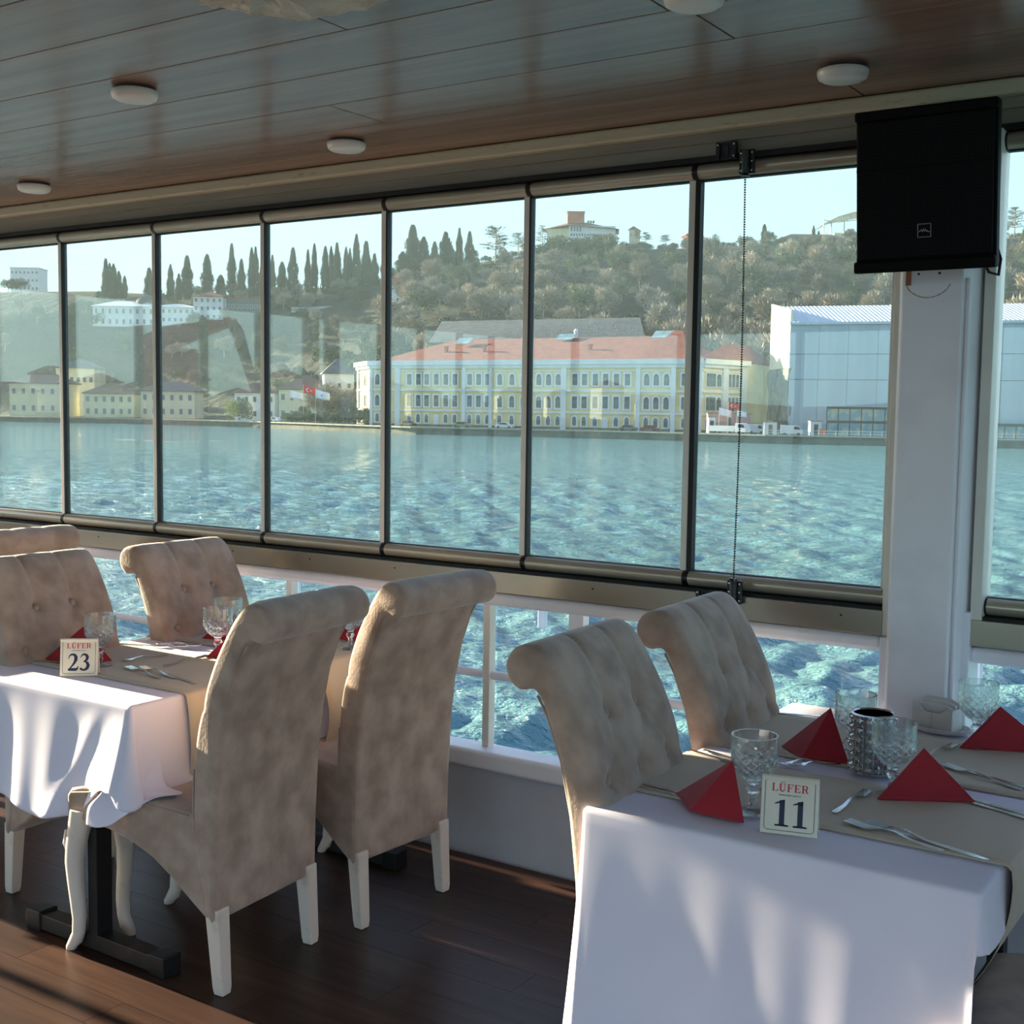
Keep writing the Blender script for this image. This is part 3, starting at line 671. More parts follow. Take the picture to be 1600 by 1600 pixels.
# glass pavilion on the front
def pavilion(px0, px1, dd, label, z1a, two=True):
    A, B = G(px0, itp(DW, px0)+dd, ZQ), G(px1, itp(DW, px1)+dd, ZQ); v = B-A; L = v.length
    pv = empty('glass_pavilion', tuple(A), math.atan2(v.y, v.x), label=label, cat='pavilion', group='glass pavilions on the quay')
    n = max(4, int(L/2.0)); st = L/n
    for zz0, zz1 in (((0, 2.75), (3.0, 5.6)) if two else ((0, 2.6),)):
        for k in range(n):
            MB().bb((k*st+.1, -.02, zz0+.15), ((k+1)*st-.1, .02, zz1-.1)).obj('pane', MATS.get('pav') or mat('pavilion_glass', (120, 150, 160), .05, noise=.5, rgb2=(168, 176, 160), lo=.5, hi=.6), pv)
            MB().bb((k*st-.08, -.08, zz0), (k*st+.08, .08, zz1)).obj('mullion', DARKF, pv)
        MB().bb((0, -.1, zz1-.1), (L, .1, zz1+.15)).obj('transom', DARKF, pv); MB().bb((0, -.1, zz0), (L, .1, zz0+.15)).obj('transom', DARKF, pv)
    MB().bb((0, .0, 0), (.2, 5, z1a)).bb((L-.2, 0, 0), (L, 5, z1a)).bb((0, -.6, z1a), (L, 5, z1a+.25)).bb((0, 4.8, 0), (L, 5, z1a)).obj('box_frame', DARKF, pv)
    return pv
pavilion(1292, 1420, 8, 'two storey glass fronted pavilion beside the left edge of the white pillar', 5.7)
pavilion(1536, 1660, 8, 'low glass fronted pavilion on the quay at the right edge', 2.8, False)
# quay railing (right)
def railing(px0, px1, label):
    r_ = empty('quay_railing', tuple(G(px0, itp(DW, px0), ZQ)), label=label, cat='railing'); o0 = r_.location.copy()
    P = [G(px, itp(DW, px), ZQ)-o0 for px in np.linspace(px0, px1, 16)]
    WR = mat('white_railing', (214, 216, 212), .5, noise=1, rgb2=(196, 198, 196))
    for z in (.6, 1.15): MB().tube([p+Vector((0, 0, z)) for p in P], .05, 5).obj('rail', WR, r_)
    mb = MB(); n = int((P[-1]-P[0]).length/2)
    for k in range(n+1):
        c = P[0].lerp(P[-1], k/n); mb.bb((c.x-.05, c.y-.05, .05), (c.x+.05, c.y+.05, 1.2))
    mb.obj('posts', WR, r_)['kind'] = 'stuff'
railing(1200, 1398, 'white quay railing in front of the pale blue warehouse'); railing(1530, 1680, 'white quay railing right of the white pillar')

# ---- generic house
def house(name, label, cat, px, d, wpx, h, dep, phi, wm, rm, roof='hip', rh=2.5, rows=2, cols=4, ws=(1.1, 1.5), z=None, group=None, ybase=None, over=.6):
    if ybase is not None and d > 420:      # slide along the slope until the ground appears at ybase
        d = min((350+q*2 for q in range(104)), key=lambda q: abs(hor(px)-(terr(px, q)-1.6)*F/q-ybase)) if d < 560 else d
        z = terr(px, d) if d < 560 else zpix(px, ybase, d)
    elif ybase is not None: z = zpix(px, ybase, d)
    if z is None: z = terr(px, d)
    w = wpx*d/F; p = G(px, d, z); rz = math.atan2(RR.y, RR.x)+R(phi)
    t = empty(name, tuple(p), rz, label=label, cat=cat, group=group)
    gz = terr(px, d)-z-3
    MB().bb((-w/2, 0, min(0, gz)), (w/2, dep, h)).obj('wall', wm, t)
    if roof == 'hip':
        hip(t, [Vector((-w/2, 0, 0)), Vector((w/2, 0, 0)), Vector((w/2, dep, 0)), Vector((-w/2, dep, 0))], h, rh, min(w*.45, dep/2), rm, over)
    elif roof == 'gable':   # gable end facing us
        MB().prism([(-w/2-over, h-.15), (w/2+over, h-.15), (0, h+rh)], dep+1, Matrix(((1, 0, 0, 0), (0, 0, 1, -.5), (0, 1, 0, 0), (0, 0, 0, 1)))).obj('roof', rm, t)
    else: MB().bb((-w/2-.3, -.3, h), (w/2+.3, dep+.3, h+.5)).obj('roof', rm, t)
    for j in range(rows):
        for i in range(cols):
            far_window(t, Vector((-w/2+w*(i+.5)/cols, -.02, h*(j+.5)/rows-ws[1]/2)), 0, ws[0], ws[1], fr=.14)
    return t
house('villa', 'cream waterfront house with dark roof behind the three flagpoles', 'house', 470, 356, 70, 9.5, 14, -4, PALEY, BROWNR, rows=2, cols=5, ws=(1.3, 2.0), z=ZQ, rh=4)
house('villa', 'pale grey waterfront house left of the flagpoles, with two rows of small windows', 'house', 398, 372, 62, 8.5, 12, 6, WHS, BROWNR, rows=2, cols=5, ws=(1.2, 1.7), z=ZQ, rh=3)
house('cottage', 'grey roofed house in shade left of the yellow palace', 'house', 530, 352, 46, 14, 10, 12, WHS, GREYR, rows=2, cols=3, z=ZQ, rh=4)
house('villa', 'white hillside villa with a grey dome, far left', 'house', 195, 470, 96, 8.5, 14, 0, WHS, WHS, rows=2, cols=9, ws=(1.2, 2.2), ybase=510, rh=2.5)
vd = bpy.data.objects[[o.name for o in bpy.data.objects if o.name.startswith('villa') and o.parent is None][-1]]
o = MB().lathe([(4.5, 0), (4.4, 1.4), (3.6, 2.8), (2.0, 3.8), (.3, 4.3), (0, 5.0)], 20).obj('dome', GREYR, vd, smooth=50); o.location = (7.5, 7, 9.5)
house('villa', 'long white hillside house under the cypresses, beside the domed villa', 'house', 275, 455, 62, 7, 12, 4, WHS, WHS, rows=2, cols=7, ws=(1.2, 1.6), ybase=507, rh=1.6)
house('villa', 'white hillside house with a red roof above the red crane', 'house', 326, 462, 46, 10, 11, 0, WHS, REDR, rows=3, cols=5, ws=(1.3, 1.6), ybase=503, rh=2.2)
house('villa', 'long grey hillside house with a thin red roof edge', 'house', 386, 470, 66, 6, 10, -3, GREYR, REDR, roof='flat', rows=1, cols=9, ws=(1.2, 1.6), ybase=492)
house('cottage', 'white gabled house among the hillside trees behind a window bar', 'house', 612, 470, 36, 8, 10, -18, WHS, REDR, roof='gable', rh=3, rows=2, cols=2, ybase=478)
house('apartment_block', 'distant pale apartment block on the skyline, far left', 'building', 42, 640, 44, 12, 12, 0, WHS, WHS, roof='flat', rows=3, cols=7, ws=(1.2, 1.2), ybase=458)
house('cottage', 'cream building behind the trucks between palace and warehouse', 'house', 1186, 330, 40, 8.5, 10, 0, CREAM, CREAM, roof='flat', rows=1, cols=2, ws=(.9, 1.7), ybase=620)
bw_ = house('brick_outbuilding', 'brown brick wall between the yellow palace and the warehouse', 'wall', 1186, 318, 36, 9.5, 6, 0, mat('dark_brick', (112, 86, 76), .9, noise=.7, rgb2=(88, 70, 64), detail=8), GREYR, roof='flat', rows=0, cols=0, z=ZQ)
# left shore houses
for (px, d, w, h, lab, wm, rm) in ((60, 412, 90, 11, 'broad cream house on the left shore nearest the frame edge', CREAM, BROWNR), (170, 415, 78, 8, 'cream house with a wide brown roof on the left shore', PALEY, BROWNR), (262, 405, 84, 9, 'long low pale house on the left shore right of the brown roofed one', PALEY, GREYR), (118, 440, 60, 17, 'taller pale house standing behind the left shore houses', CREAM, GREYR)):
    house('villa', lab, 'house', px, d, w, h, 12, 0, wm, rm, rows=2, cols=6, ws=(1.4, 2.0), z=ZQ, rh=3.2)
# hilltop hotel
hb = empty('hilltop_hotel', tuple(G(905, 560, terr(905, 560))), math.atan2(RR.y, RR.x), label='white hilltop hotel with brown roof and square brick tower', cat='building')
zb = terr(905, 560); m1 = 560/F
def hz(y): return (hor(905)-y)*m1+1.6-zb
def hx(px): return (px-905)*m1
MB().bb((hx(884), 0, -2), (hx(956), 14, hz(357))).obj('wall', WHS, hb)
o = MB().bb((0, 0, -2), (12, 12, hz(360))).obj('side_wing', PALEY, hb); o.location = (hx(851), 6, 0); o.rotation_euler = (0, 0, R(-24))  # cream stands for sunlight on this wing; the hotel is white
MB().add([(hx(842), 8, hz(360)), (hx(880), -1.5, hz(357)), (hx(961), -1.5, hz(362)), (hx(966), 16, hz(362)), (hx(850), 18, hz(360)), (hx(886), 6, hz(349)), (hx(912), 6, hz(349)), (hx(900), 12, hz(349))], [(0, 1, 5), (1, 2, 6, 5), (2, 3, 6), (3, 4, 7, 6), (4, 0, 5, 7), (5, 6, 7), (0, 4, 3, 2, 1)]).obj('roof', BROWNR, hb)
MB().bb((hx(882), 2, hz(352)), (hx(908), 9, hz(334))).obj('brick_tower', BRICK, hb)
MB().bb((hx(881), 1.8, hz(335)), (hx(909), 9.2, hz(334))).obj('tower_cap', BRICK, hb)
for k in range(16):
    far_window(hb, Vector((hx(888+k*4.2), -.05, hz(373))), 0, .85, 1.2, fr=.1)
for k in range(4): far_window(hb, Vector((hx(888+k*4.5), -.05, hz(366))), 0, .8, 2.4, fr=.1)
for k in range(3): MB().tube([(hx(915+k*4), 6, hz(350)), (hx(915+k*4), 6, hz(346))], .5, 6).obj('roof_vent', GREYR, hb)
house('cottage', 'small cream house on the ridge right of the hilltop hotel', 'house', 984, 570, 14, 5, 6, -15, CREAM, REDR, ybase=379, rows=1, cols=2, ws=(.8, 1), roof='gable', rh=1.5)
house('cottage', 'orange roofed house on the ridge beside the thick dark window bar', 'house', 1078, 570, 24, 3.2, 7, 10, BRICK, REDR, ybase=381, rows=1, cols=2, ws=(.8, 1), rh=2)
house('long_shed', 'long low roof on the ridge left of the loudspeaker', 'building', 1262, 570, 90, 2.0, 8, 0, mat('shed_wall', (150, 146, 130), .8, noise=.5, rgb2=(130, 128, 116)), BROWNR, ybase=381, rows=1, cols=6, ws=(.8, .9), rh=2.0)
# stadium roof with trusses
stt = empty('grandstand', tuple(G(1330, 590, terr(1330, 560))), math.atan2(RR.y, RR.x), label='curved grandstand roof on trusses on the ridge left of the loudspeaker', cat='grandstand')
zb2 = terr(1330, 560); m2 = 590/F
def sz(y): return (hor(1330)-y)*m2+1.6-zb2
def sx(px): return (px-1330)*m2
TR = mat('truss_paint', (206, 210, 196), .6, noise=.5, rgb2=(184, 190, 180))
tp = [(1277, 356, 349), (1300, 344, 352), (1322, 337, 349), (1345, 334, 347), (1368, 333, 346), (1390, 335, 347)]
mb = MB()
for (a, ya, za), (b, yb, zb_) in zip(tp[:-1], tp[1:]):
    mb.tube([(sx(a), 0, sz(ya)), (sx(b), 0, sz(yb))], .25, 5); mb.tube([(sx(a), 0, sz(za)), (sx(b), 0, sz(zb_))], .2, 5)
    for t0, t1 in ((0, .33), (.33, .33), (.33, .66), (.66, .66), (.66, 1)):
        mb.tube([(sx(a+(b-a)*t0), 0, sz(ya+(yb-ya)*t0)), (sx(a+(b-a)*t1), 0, sz(za+(zb_-za)*t1))], .14, 4)
mb.obj('front_truss', TR, stt)
MB().add([(sx(1277), 0, sz(355)), (sx(1300), 0, sz(343)), (sx(1345), 0, sz(333)), (sx(1390), 0, sz(334)), (sx(1390), 22, sz(336)), (sx(1345), 22, sz(335)), (sx(1300), 22, sz(345)), (sx(1277), 22, sz(357))], [(0, 1, 6, 7), (1, 2, 5, 6), (2, 3, 4, 5)]).obj('canopy', TR, stt)
MB().bb((sx(1296), 3, sz(385)), (sx(1400), 20, sz(369))).obj('stand_wall', WHS, stt)
MB().bb((sx(1296), 2, sz(370)), (sx(1400), 3, sz(367))).obj('parapet', PALEY, stt)
for px in (1278, 1290, 1310, 1335): MB().tube([(sx(px), 1, sz(380)), (sx(px), 1, sz(350))], .3, 5).obj('support_post', TR, stt)
# stone slope and terrace walls
SLOPE = mat('stone_pitching', (94, 100, 106), .9, noise=.5, rgb2=(66, 74, 80), bump=(1.5, .8, .4), detail=8)
def slab(name, label, cat, quad, m_, th=.8, nstones=0):
    c = sum(quad, Vector())/4; t = [q-c for q in quad]; n_ = (t[1]-t[0]).cross(t[3]-t[0]).normalized()*th
    o = MB().add(t+[q-n_ for q in t], [(0, 1, 2, 3), (7, 6, 5, 4), (0, 4, 5, 1), (1, 5, 6, 2), (2, 6, 7, 3), (3, 7, 4, 0)]).obj(name, m_); o.location = c
    return tag(o, label, cat)
slab('stone_slope', 'grey stone pitched bank rising behind the yellow palace roof', 'bank', [W(670, 535, 340), W(1010, 535, 334), W(1000, 496, 368), W(690, 502, 378)], SLOPE)
def dsol(px, y): return min((350+q*2 for q in range(104)), key=lambda q: abs(hor(px)-(terr(px, q)-1.6)*F/q-y))
d_ = dsol(508, 486); slab('terrace_wall', 'pale terrace wall low on the hillside under the cypress row', 'wall', [W(455, 488, d_), W(562, 486, d_), W(562, 477, d_+.5), W(455, 480, d_+.5)], mat('pale_stone_wall', (176, 178, 172), .9, noise=.6, rgb2=(140, 144, 140)))
slab('terrace_wall', 'grey upper terrace wall at the foot of the cypress row', 'wall', [W(440, 471, dsol(520, 468)), W(600, 467, dsol(520, 468)), W(600, 460, dsol(520, 468)+1), W(440, 462, dsol(520, 468)+1)], STONE)

# ---- trees
def branch_rec(mb, p, d, L, r, depth, tips, rnd):
    q = p+d*L; mb.tube([p, q], [r, r*.6], 4 if depth > 0 else 3, cap=False)
    if depth == 0: tips.append((q, d)); return
    for _ in range(3):
        nd = (d+Vector((rnd.uniform(-1, 1), rnd.uniform(-1, 1), rnd.uniform(-.25, .7)))*.75).normalized()
        branch_rec(mb, p.lerp(q, rnd.uniform(.6, 1)), nd, L*rnd.uniform(.6, .85), r*.55, depth-1, tips, rnd)
def bare_tree(seed, mT, mC, H_=10, ntw=1500, spread=.42, depth=3):
    rnd = random.Random(seed); mb = MB(); tips = []
    mb.tube([Vector((0, 0, -1)), Vector((.1, 0, H_*.25))], [.26, .2], 5, cap=False)
    for _ in range(4):
        d = Vector((rnd.uniform(-1, 1), rnd.uniform(-1, 1), 1.4)).normalized(); branch_rec(mb, Vector((.1, 0, H_*.22)), d, H_*.26, .13, depth, tips, rnd)
    tr = mb.mesh('branches', mT)
    v = []; f = []; 
    lumps = [(Vector((rnd.uniform(-.26, .26)*H_, rnd.uniform(-.26, .26)*H_, H_*rnd.uniform(.45, .78))), H_*rnd.uniform(.17, .26)) for _ in range(7)]
    for k in range(ntw):
        c, r = lumps[k % 7]; n = Vector((rnd.gauss(0, 1), rnd.gauss(0, 1), rnd.gauss(.25, 1))).normalized()
        p = c+n*r*rnd.uniform(.35, 1.0); d = (n+Vector((0, 0, .5))+Vector((rnd.gauss(0, .3), rnd.gauss(0, .3), rnd.gauss(0, .3)))).normalized()
        L = H_*rnd.uniform(.07, .15); s = d.cross(Vector((rnd.gauss(0, 1), rnd.gauss(0, 1), rnd.gauss(0, 1)))).normalized()*H_*.017
        b = len(v); v += [tuple(p-s), tuple(p+s), tuple(p+d*L)]; f.append((b, b+1, b+2))
    me = bpy.data.meshes.new('twigs'); me.from_pydata(v, [], f); me.materials.append(mC)
    return tr, me
BARK = mat('pale_bark', (190, 176, 152), .9, noise=1, rgb2=(120, 110, 94))
TW = [mat('twig_brown', (166, 155, 138), .9, noise=.4, rgb2=(142, 133, 119)), mat('twig_grey', (148, 146, 138), .9, noise=.4, rgb2=(124, 122, 116)), mat('twig_olive', (122, 128, 104), .9, noise=.4, rgb2=(98, 106, 86))]
def vary(m, lo=.62, hi=1.3):      # every tree a little lighter or darker than its neighbour
    n = m.node_tree; b = n.nodes['Principled BSDF']; src = b.inputs['Base Color'].links[0].from_socket
    oi = n.nodes.new('ShaderNodeObjectInfo'); mr = n.nodes.new('ShaderNodeMapRange'); mr.inputs[3].default_value = lo; mr.inputs[4].default_value = hi
    hv = n.nodes.new('ShaderNodeHueSaturation'); n.links.new(oi.outputs['Random'], mr.inputs[0]); n.links.new(mr.outputs[0], hv.inputs['Value']); n.links.new(src, hv.inputs['Color']); n.links.new(hv.outputs[0], b.inputs['Base Color'])
for m_ in TW: vary(m_)
TM = [bare_tree(s, BARK, TW[[0, 1, 0, 1, 2, 0][s]]) for s in range(6)]
EV = mat('evergreen_leaf', (66, 78, 56), .9, noise=.5, rgb2=(86, 98, 68))
vary(EV, .6, 1.25)
def bush_mesh(seed, H_=6, n=1300):
    rnd = random.Random(seed); v = []; f = []
    lumps = [(Vector((rnd.uniform(-.35, .35)*H_, rnd.uniform(-.35, .35)*H_, H_*rnd.uniform(.3, .7))), H_*rnd.uniform(.2, .32)) for _ in range(8)]
    for k in range(n):
        c, r = lumps[k % 8]; q = Vector((rnd.gauss(0, 1), rnd.gauss(0, 1), rnd.gauss(.2, 1))).normalized(); p = c+q*r*rnd.uniform(.75, 1.05)
        s1 = q.cross(Vector((rnd.gauss(0, 1), rnd.gauss(0, 1), rnd.gauss(0, 1)))).normalized()*H_*.045; s2 = s1.cross(q).normalized()*H_*.045+q*H_*.03
        b = len(v); v += [tuple(p-s1), tuple(p+s1), tuple(p+s2)]; f.append((b, b+1, b+2))
    me = bpy.data.meshes.new('foliage'); me.from_pydata(v, [], f); me.materials.append(EV); return me
BM = [bush_mesh(s+50) for s in range(3)]
rt = random.Random(11)
def place_tree(px, d, sc, k, label, group, name='bare_tree'):
    z = terr(px, d); t = empty(name, tuple(G(px, d, z)), rt.uniform(0, 6.28), label=label, cat='tree', group=group); t.scale = (sc*rt.uniform(.95, 1.2), sc*rt.uniform(.95, 1.2), sc)
    if name == 'bare_tree':
        link('branches', TM[k][0], t); link('twigs', TM[k][1], t)['kind'] = 'stuff'
    else: link('foliage', BM[k % 3], t)['kind'] = 'stuff'
    return t
cnt = 0; d = 552
while d > 352:
    step = 11.6*F/d; px = 600+rt.uniform(0, step) if d > 400 else 660+rt.uniform(0, step)
    while px < 1660:
        if not (1205 < px < 1640 and d < 345) and not (700 < px < 985 and d < 398):
            if rt.random() < (.34 if d > 490 else .16):
                place_tree(px+rt.uniform(-8, 8), d+rt.uniform(-5, 5), rt.uniform(.9, 1.35)*(.6 if d > 515 else 1), rt.randrange(3), 'dark green leafy shrub among the bare trees of the wooded hill', 'evergreen shrubs on the wooded hill', 'hill_shrub')
            else:
                place_tree(px+rt.uniform(-8, 8), d+rt.uniform(-5, 5), rt.uniform(.85, 1.35)*(.55 if d > 515 else 1), rt.randrange(6), 'leafless grey brown tree on the wooded hill behind the yellow palace', 'bare trees on the wooded hill'); cnt += 1
        px += step*rt.uniform(.85, 1.2)
    d -= 15.5
# front row of tall pale planes between palace and warehouse, and above the palace roof
for k, px in enumerate(list(range(900, 1000, 20))+list(range(1004, 1410, 19))+[1548, 1570, 1592, 1614, 1636]):
    s = 1.2+.5*min(1, max(0, (px-930)/110))+rt.uniform(-.12, .2)
    place_tree(px, 352+(k % 3)*9, s, (0, 2, 5)[k % 3], 'tall leafless tree with pale branches rising behind palace or warehouse roof', 'pale bare trees behind the waterfront roofs')
for k in range(12): place_tree(640+k*8, 372+(k % 3)*8, .9+.12*(k % 3), k, 'dark shrub at the left end of the grey stone bank', 'shrubs beside the stone bank', 'hill_shrub')
for k in range(9): place_tree(846+k*14, 540+(k%2)*3, 1.25+.2*(k%3), k, 'dark shrub at the foot of the white hilltop hotel', 'shrubs at the foot of the hilltop hotel', 'hill_shrub')
for k in range(104): place_tree(622+k*10+rt.uniform(-4, 4), 549+rt.uniform(-3, 6), rt.uniform(.42, .72), k, 'low dark shrub on the crest of the wooded hill', 'shrubs along the hill crest', 'hill_shrub')
for k in range(75): place_tree(rt.uniform(90, 600), rt.uniform(455, 556), rt.uniform(.6, 1.1), k, 'dark shrub on the left hillside under the cypresses', 'dark shrubs under the cypresses', 'hill_shrub')
# left hillside trees and shrubs
for k in range(46):
    px = rt.uniform(-20, 600); d = rt.uniform(430, 556)
    place_tree(px, d, rt.uniform(.55, .85), rt.randrange(6), 'small leafless tree on the left hillside below the cypress skyline', 'bare trees on the left hillside')
for k in range(30):
    px = rt.uniform(400, 640); d = rt.uniform(392, 450)
    place_tree(px, d, rt.uniform(.8, 1.3), rt.randrange(3), 'dark shrub on the slope above the flagpole houses', 'dark shrubs on the left slope', 'hill_shrub')
for px, d, s in ((372, 352, .55), (382, 353, .5)):
    pass
YB_ = mat('yellow_green_leaf', (150, 150, 60), .9, noise=.6, rgb2=(116, 126, 50))
bmY = bush_mesh(90, 6, 900); bmY.materials[0] = YB_
for px in (366, 379):
    t = empty('round_bush', tuple(G(px, 352, ZQ)), label=('yellow' if px == 366 else 'green')+(' round bush at the left foot of the pale grey waterfront house' if px == 366 else 'ish round bush just right of the yellow bush on the quay'), cat='bush'); t.scale = (.75, .75, 1.15)
    link('foliage', bmY if px == 366 else BM[1], t)['kind'] = 'stuff'
for k, px in enumerate((448, 462, 476, 492, 508, 522, 536, 552, 566)):
    t = empty('hedge_bush', tuple(G(px, 336-k*2, ZQ)), label='low dark hedge bush along the quay left of the yellow palace', cat='bush', group='hedge bushes on the quay'); t.scale = (.75, .75, .55 if k < 6 else .8); link('foliage', BM[k % 3], t)['kind'] = 'stuff'
for px, s in ((500, 1.15), (520, 1.35), (540, 1.2), (552, 1.0)):
    place_tree(px, 344, s*.8, rt.randrange(6), 'leafless tree between the flagpoles and the yellow palace', 'bare trees between flagpoles and palace')
tr_ = empty('small_tree', tuple(G(472, 338, ZQ)), label='small round evergreen tree between the first two flagpoles', cat='tree')
link('crown', BM[0], tr_)['kind'] = 'stuff'; tr_.children[0].location = (0, 0, 1.6); tr_.children[0].scale = (.5, .5, .6); MB().tube([(0, 0, 0), (0, 0, 3.5)], .15, 6).obj('trunk', BARK, tr_)
# cypresses
CYP = mat('cypress_leaf', (40, 50, 38), .95, noise=.8, rgb2=(56, 66, 46))
def cypress(seed):
    rnd = random.Random(seed); v = []; f = []
    for k in range(1500):
        t = rnd.random()**.85; r = .5*(math.sin(min(1, (1-t)*1.25+.02)*PI/2)**.8)*(.55+.45*min(1, t*6))*(1+.22*math.sin(t*17+seed*2+math.cos(k)))
        a = rnd.uniform(0, 6.283); rr = r*rnd.uniform(.6, 1.05); p = Vector((rr*math.cos(a), rr*math.sin(a), t*.97))
        s = Vector((-math.sin(a), math.cos(a), 0))*.07; up = Vector((math.cos(a)*.08, math.sin(a)*.08, .05+.03*rnd.random()))
        b = len(v); v += [tuple(p-s-Vector((0, 0, .01))), tuple(p+s), tuple(p+up)]; f.append((b, b+1, b+2))
    me = bpy.data.meshes.new('foliage'); me.from_pydata(v, [], f); me.materials.append(CYP); return me
CM = [cypress(s) for s in range(4)]; CT = MB().tube([(0, 0, -.1), (0, 0, .3)], [.06, .04], 5).mesh('trunk', BARK)
def cyp(px, ytop, wpx, ybase, label, group, d=540):
    z0 = zpix(px, ybase, d); h = zpix(px, ytop, d)-z0; w = wpx*d/F*.95
    t = empty('cypress', tuple(G(px, d, z0)), rt.uniform(0, 6), label=label, cat='tree', group=group); t.scale = (w, w, h)
    link('foliage', CM[rt.randrange(4)], t)['kind'] = 'stuff'; link('trunk', CT, t)
la = ('dark cypress in the loose clump on the far left skyline', 'cypresses of the far left clump')
for px, y, w in ((168, 407, 14), (174, 414, 12), (180, 415, 14), (188, 426, 13), (197, 433, 10)): cyp(px, y, w, 468, *la)
la = ('single dark cypress standing apart on the left skyline', 'separate cypresses on the left skyline')
for px, y, w in ((235, 421, 17), (268, 416, 13), (281, 430, 12), (294, 403, 20), (325, 401, 21)): cyp(px, y, w, 470, *la)
la = ('dark cypress in the group beside the third window bar', 'cypresses beside the third window bar')
for px, y, w in ((346, 432, 20), (363, 385, 16), (378, 408, 15), (394, 391, 14), (400, 390, 13), (410, 410, 13), (426, 402, 12)): cyp(px, y, w, 470, *la)
la = ('dark cypress in the dense row on the middle skyline', 'cypresses of the middle row')
for px, y, w in ((441, 412, 18), (458, 391, 19), (481, 394, 12), (491, 385, 13), (508, 389, 16), (517, 389, 12), (526, 384, 17), (540, 390, 13), (546, 392, 11), (556, 371, 17), (571, 381, 20), (584, 400, 18), (601, 373, 15)): cyp(px, y, w, 466, *la)
la = ('dark cypress in the tall stand left of the cedar', 'cypresses left of the cedar')
for px, y, w in ((628, 396, 22), (643, 356, 27), (660, 374, 22), (677, 381, 16), (694, 367, 26), (703, 388, 16), (715, 361, 14), (731, 366, 17)): cyp(px, y, w, 428, *la)
cyp(731, 428, 9, 470, 'lone slender cypress in front of the wooded slope', None, 480)
cyp(1186, 354, 11, 382, 'short round topped cypress on the ridge behind the pull chain', None, 560)
cyp(1262, 356, 7, 380, 'thin cypress on the ridge left of the grandstand', None, 560); cyp(1270, 364, 6, 380, 'tiny cypress touching the left side of the thin ridge cypress', None, 560)
# cedars with flat layered crowns
def cedar(px, ytop, wpx, ybase, label, d, seed, nm='cedar'):
    rnd = random.Random(seed); z0 = zpix(px, ybase, d); h = zpix(px, ytop, d)-z0; w = wpx*d/F/2
    t = empty(nm, tuple(G(px, d, z0)), label=label, cat='tree'); tb = MB().tube([(0, 0, -1), (w*.05, 0, h*.95)], [w*.06, w*.02], 6)
    v = []; f = []
    for L in range(8):
        z = h*(.38+.62*L/8); rr = w*(1.0-.06*L if L < 6 else .6-.15*(L-6))
        for b_ in range(4):
            a = rnd.uniform(0, 6.28); e = Vector((math.cos(a)*rr*rnd.uniform(.5, 1), math.sin(a)*rr*rnd.uniform(.5, 1), z+h*.05)); tb.tube([(0, 0, z-h*.03), e], [w*.025, w*.01], 4)
            for k in range(45):
                q = Vector((0, 0, z)).lerp(e, rnd.uniform(.35, 1.1))+Vector((rnd.gauss(0, w*.13), rnd.gauss(0, w*.13), rnd.gauss(0, h*.012)))
                s = w*.07; bb = len(v); v += [tuple(q+Vector((rnd.uniform(-s, s), rnd.uniform(-s, s), rnd.uniform(-s, s)*.5))) for _ in range(3)]; f.append((bb, bb+1, bb+2))
    tb.obj('trunk', BARK, t); me = bpy.data.meshes.new('foliage'); me.from_pydata(v, [], f); me.materials.append(CYP); link('foliage', me, t)['kind'] = 'stuff'
cedar(771, 357, 54, 412, 'spreading flat topped cedar on the skyline left of the hotel', 545, 3)
cedar(806, 366, 34, 400, 'smaller layered cedar between the big cedar and the window bar', 545, 4)
cedar(843, 355, 26, 395, 'sparse cedar touching the left end of the hilltop hotel', 545, 5)
cedar(1572, 328, 44, 376, 'layered dark cedar on the skyline right of the loudspeaker', 545, 6)
cedar(990, 362, 20, 384, 'small dark pine beside the cream ridge house', 560, 7, 'pine'); cedar(1003, 366, 22, 384, 'low round pine just right of the small ridge pine', 560, 8, 'pine')
cedar(1110, 369, 20, 388, 'dark pine on the ridge just right of the thick window bar', 560, 9, 'pine'); cedar(1034, 370, 24, 386, 'open crowned tree on the ridge midway to the window bar', 560, 10, 'pine')

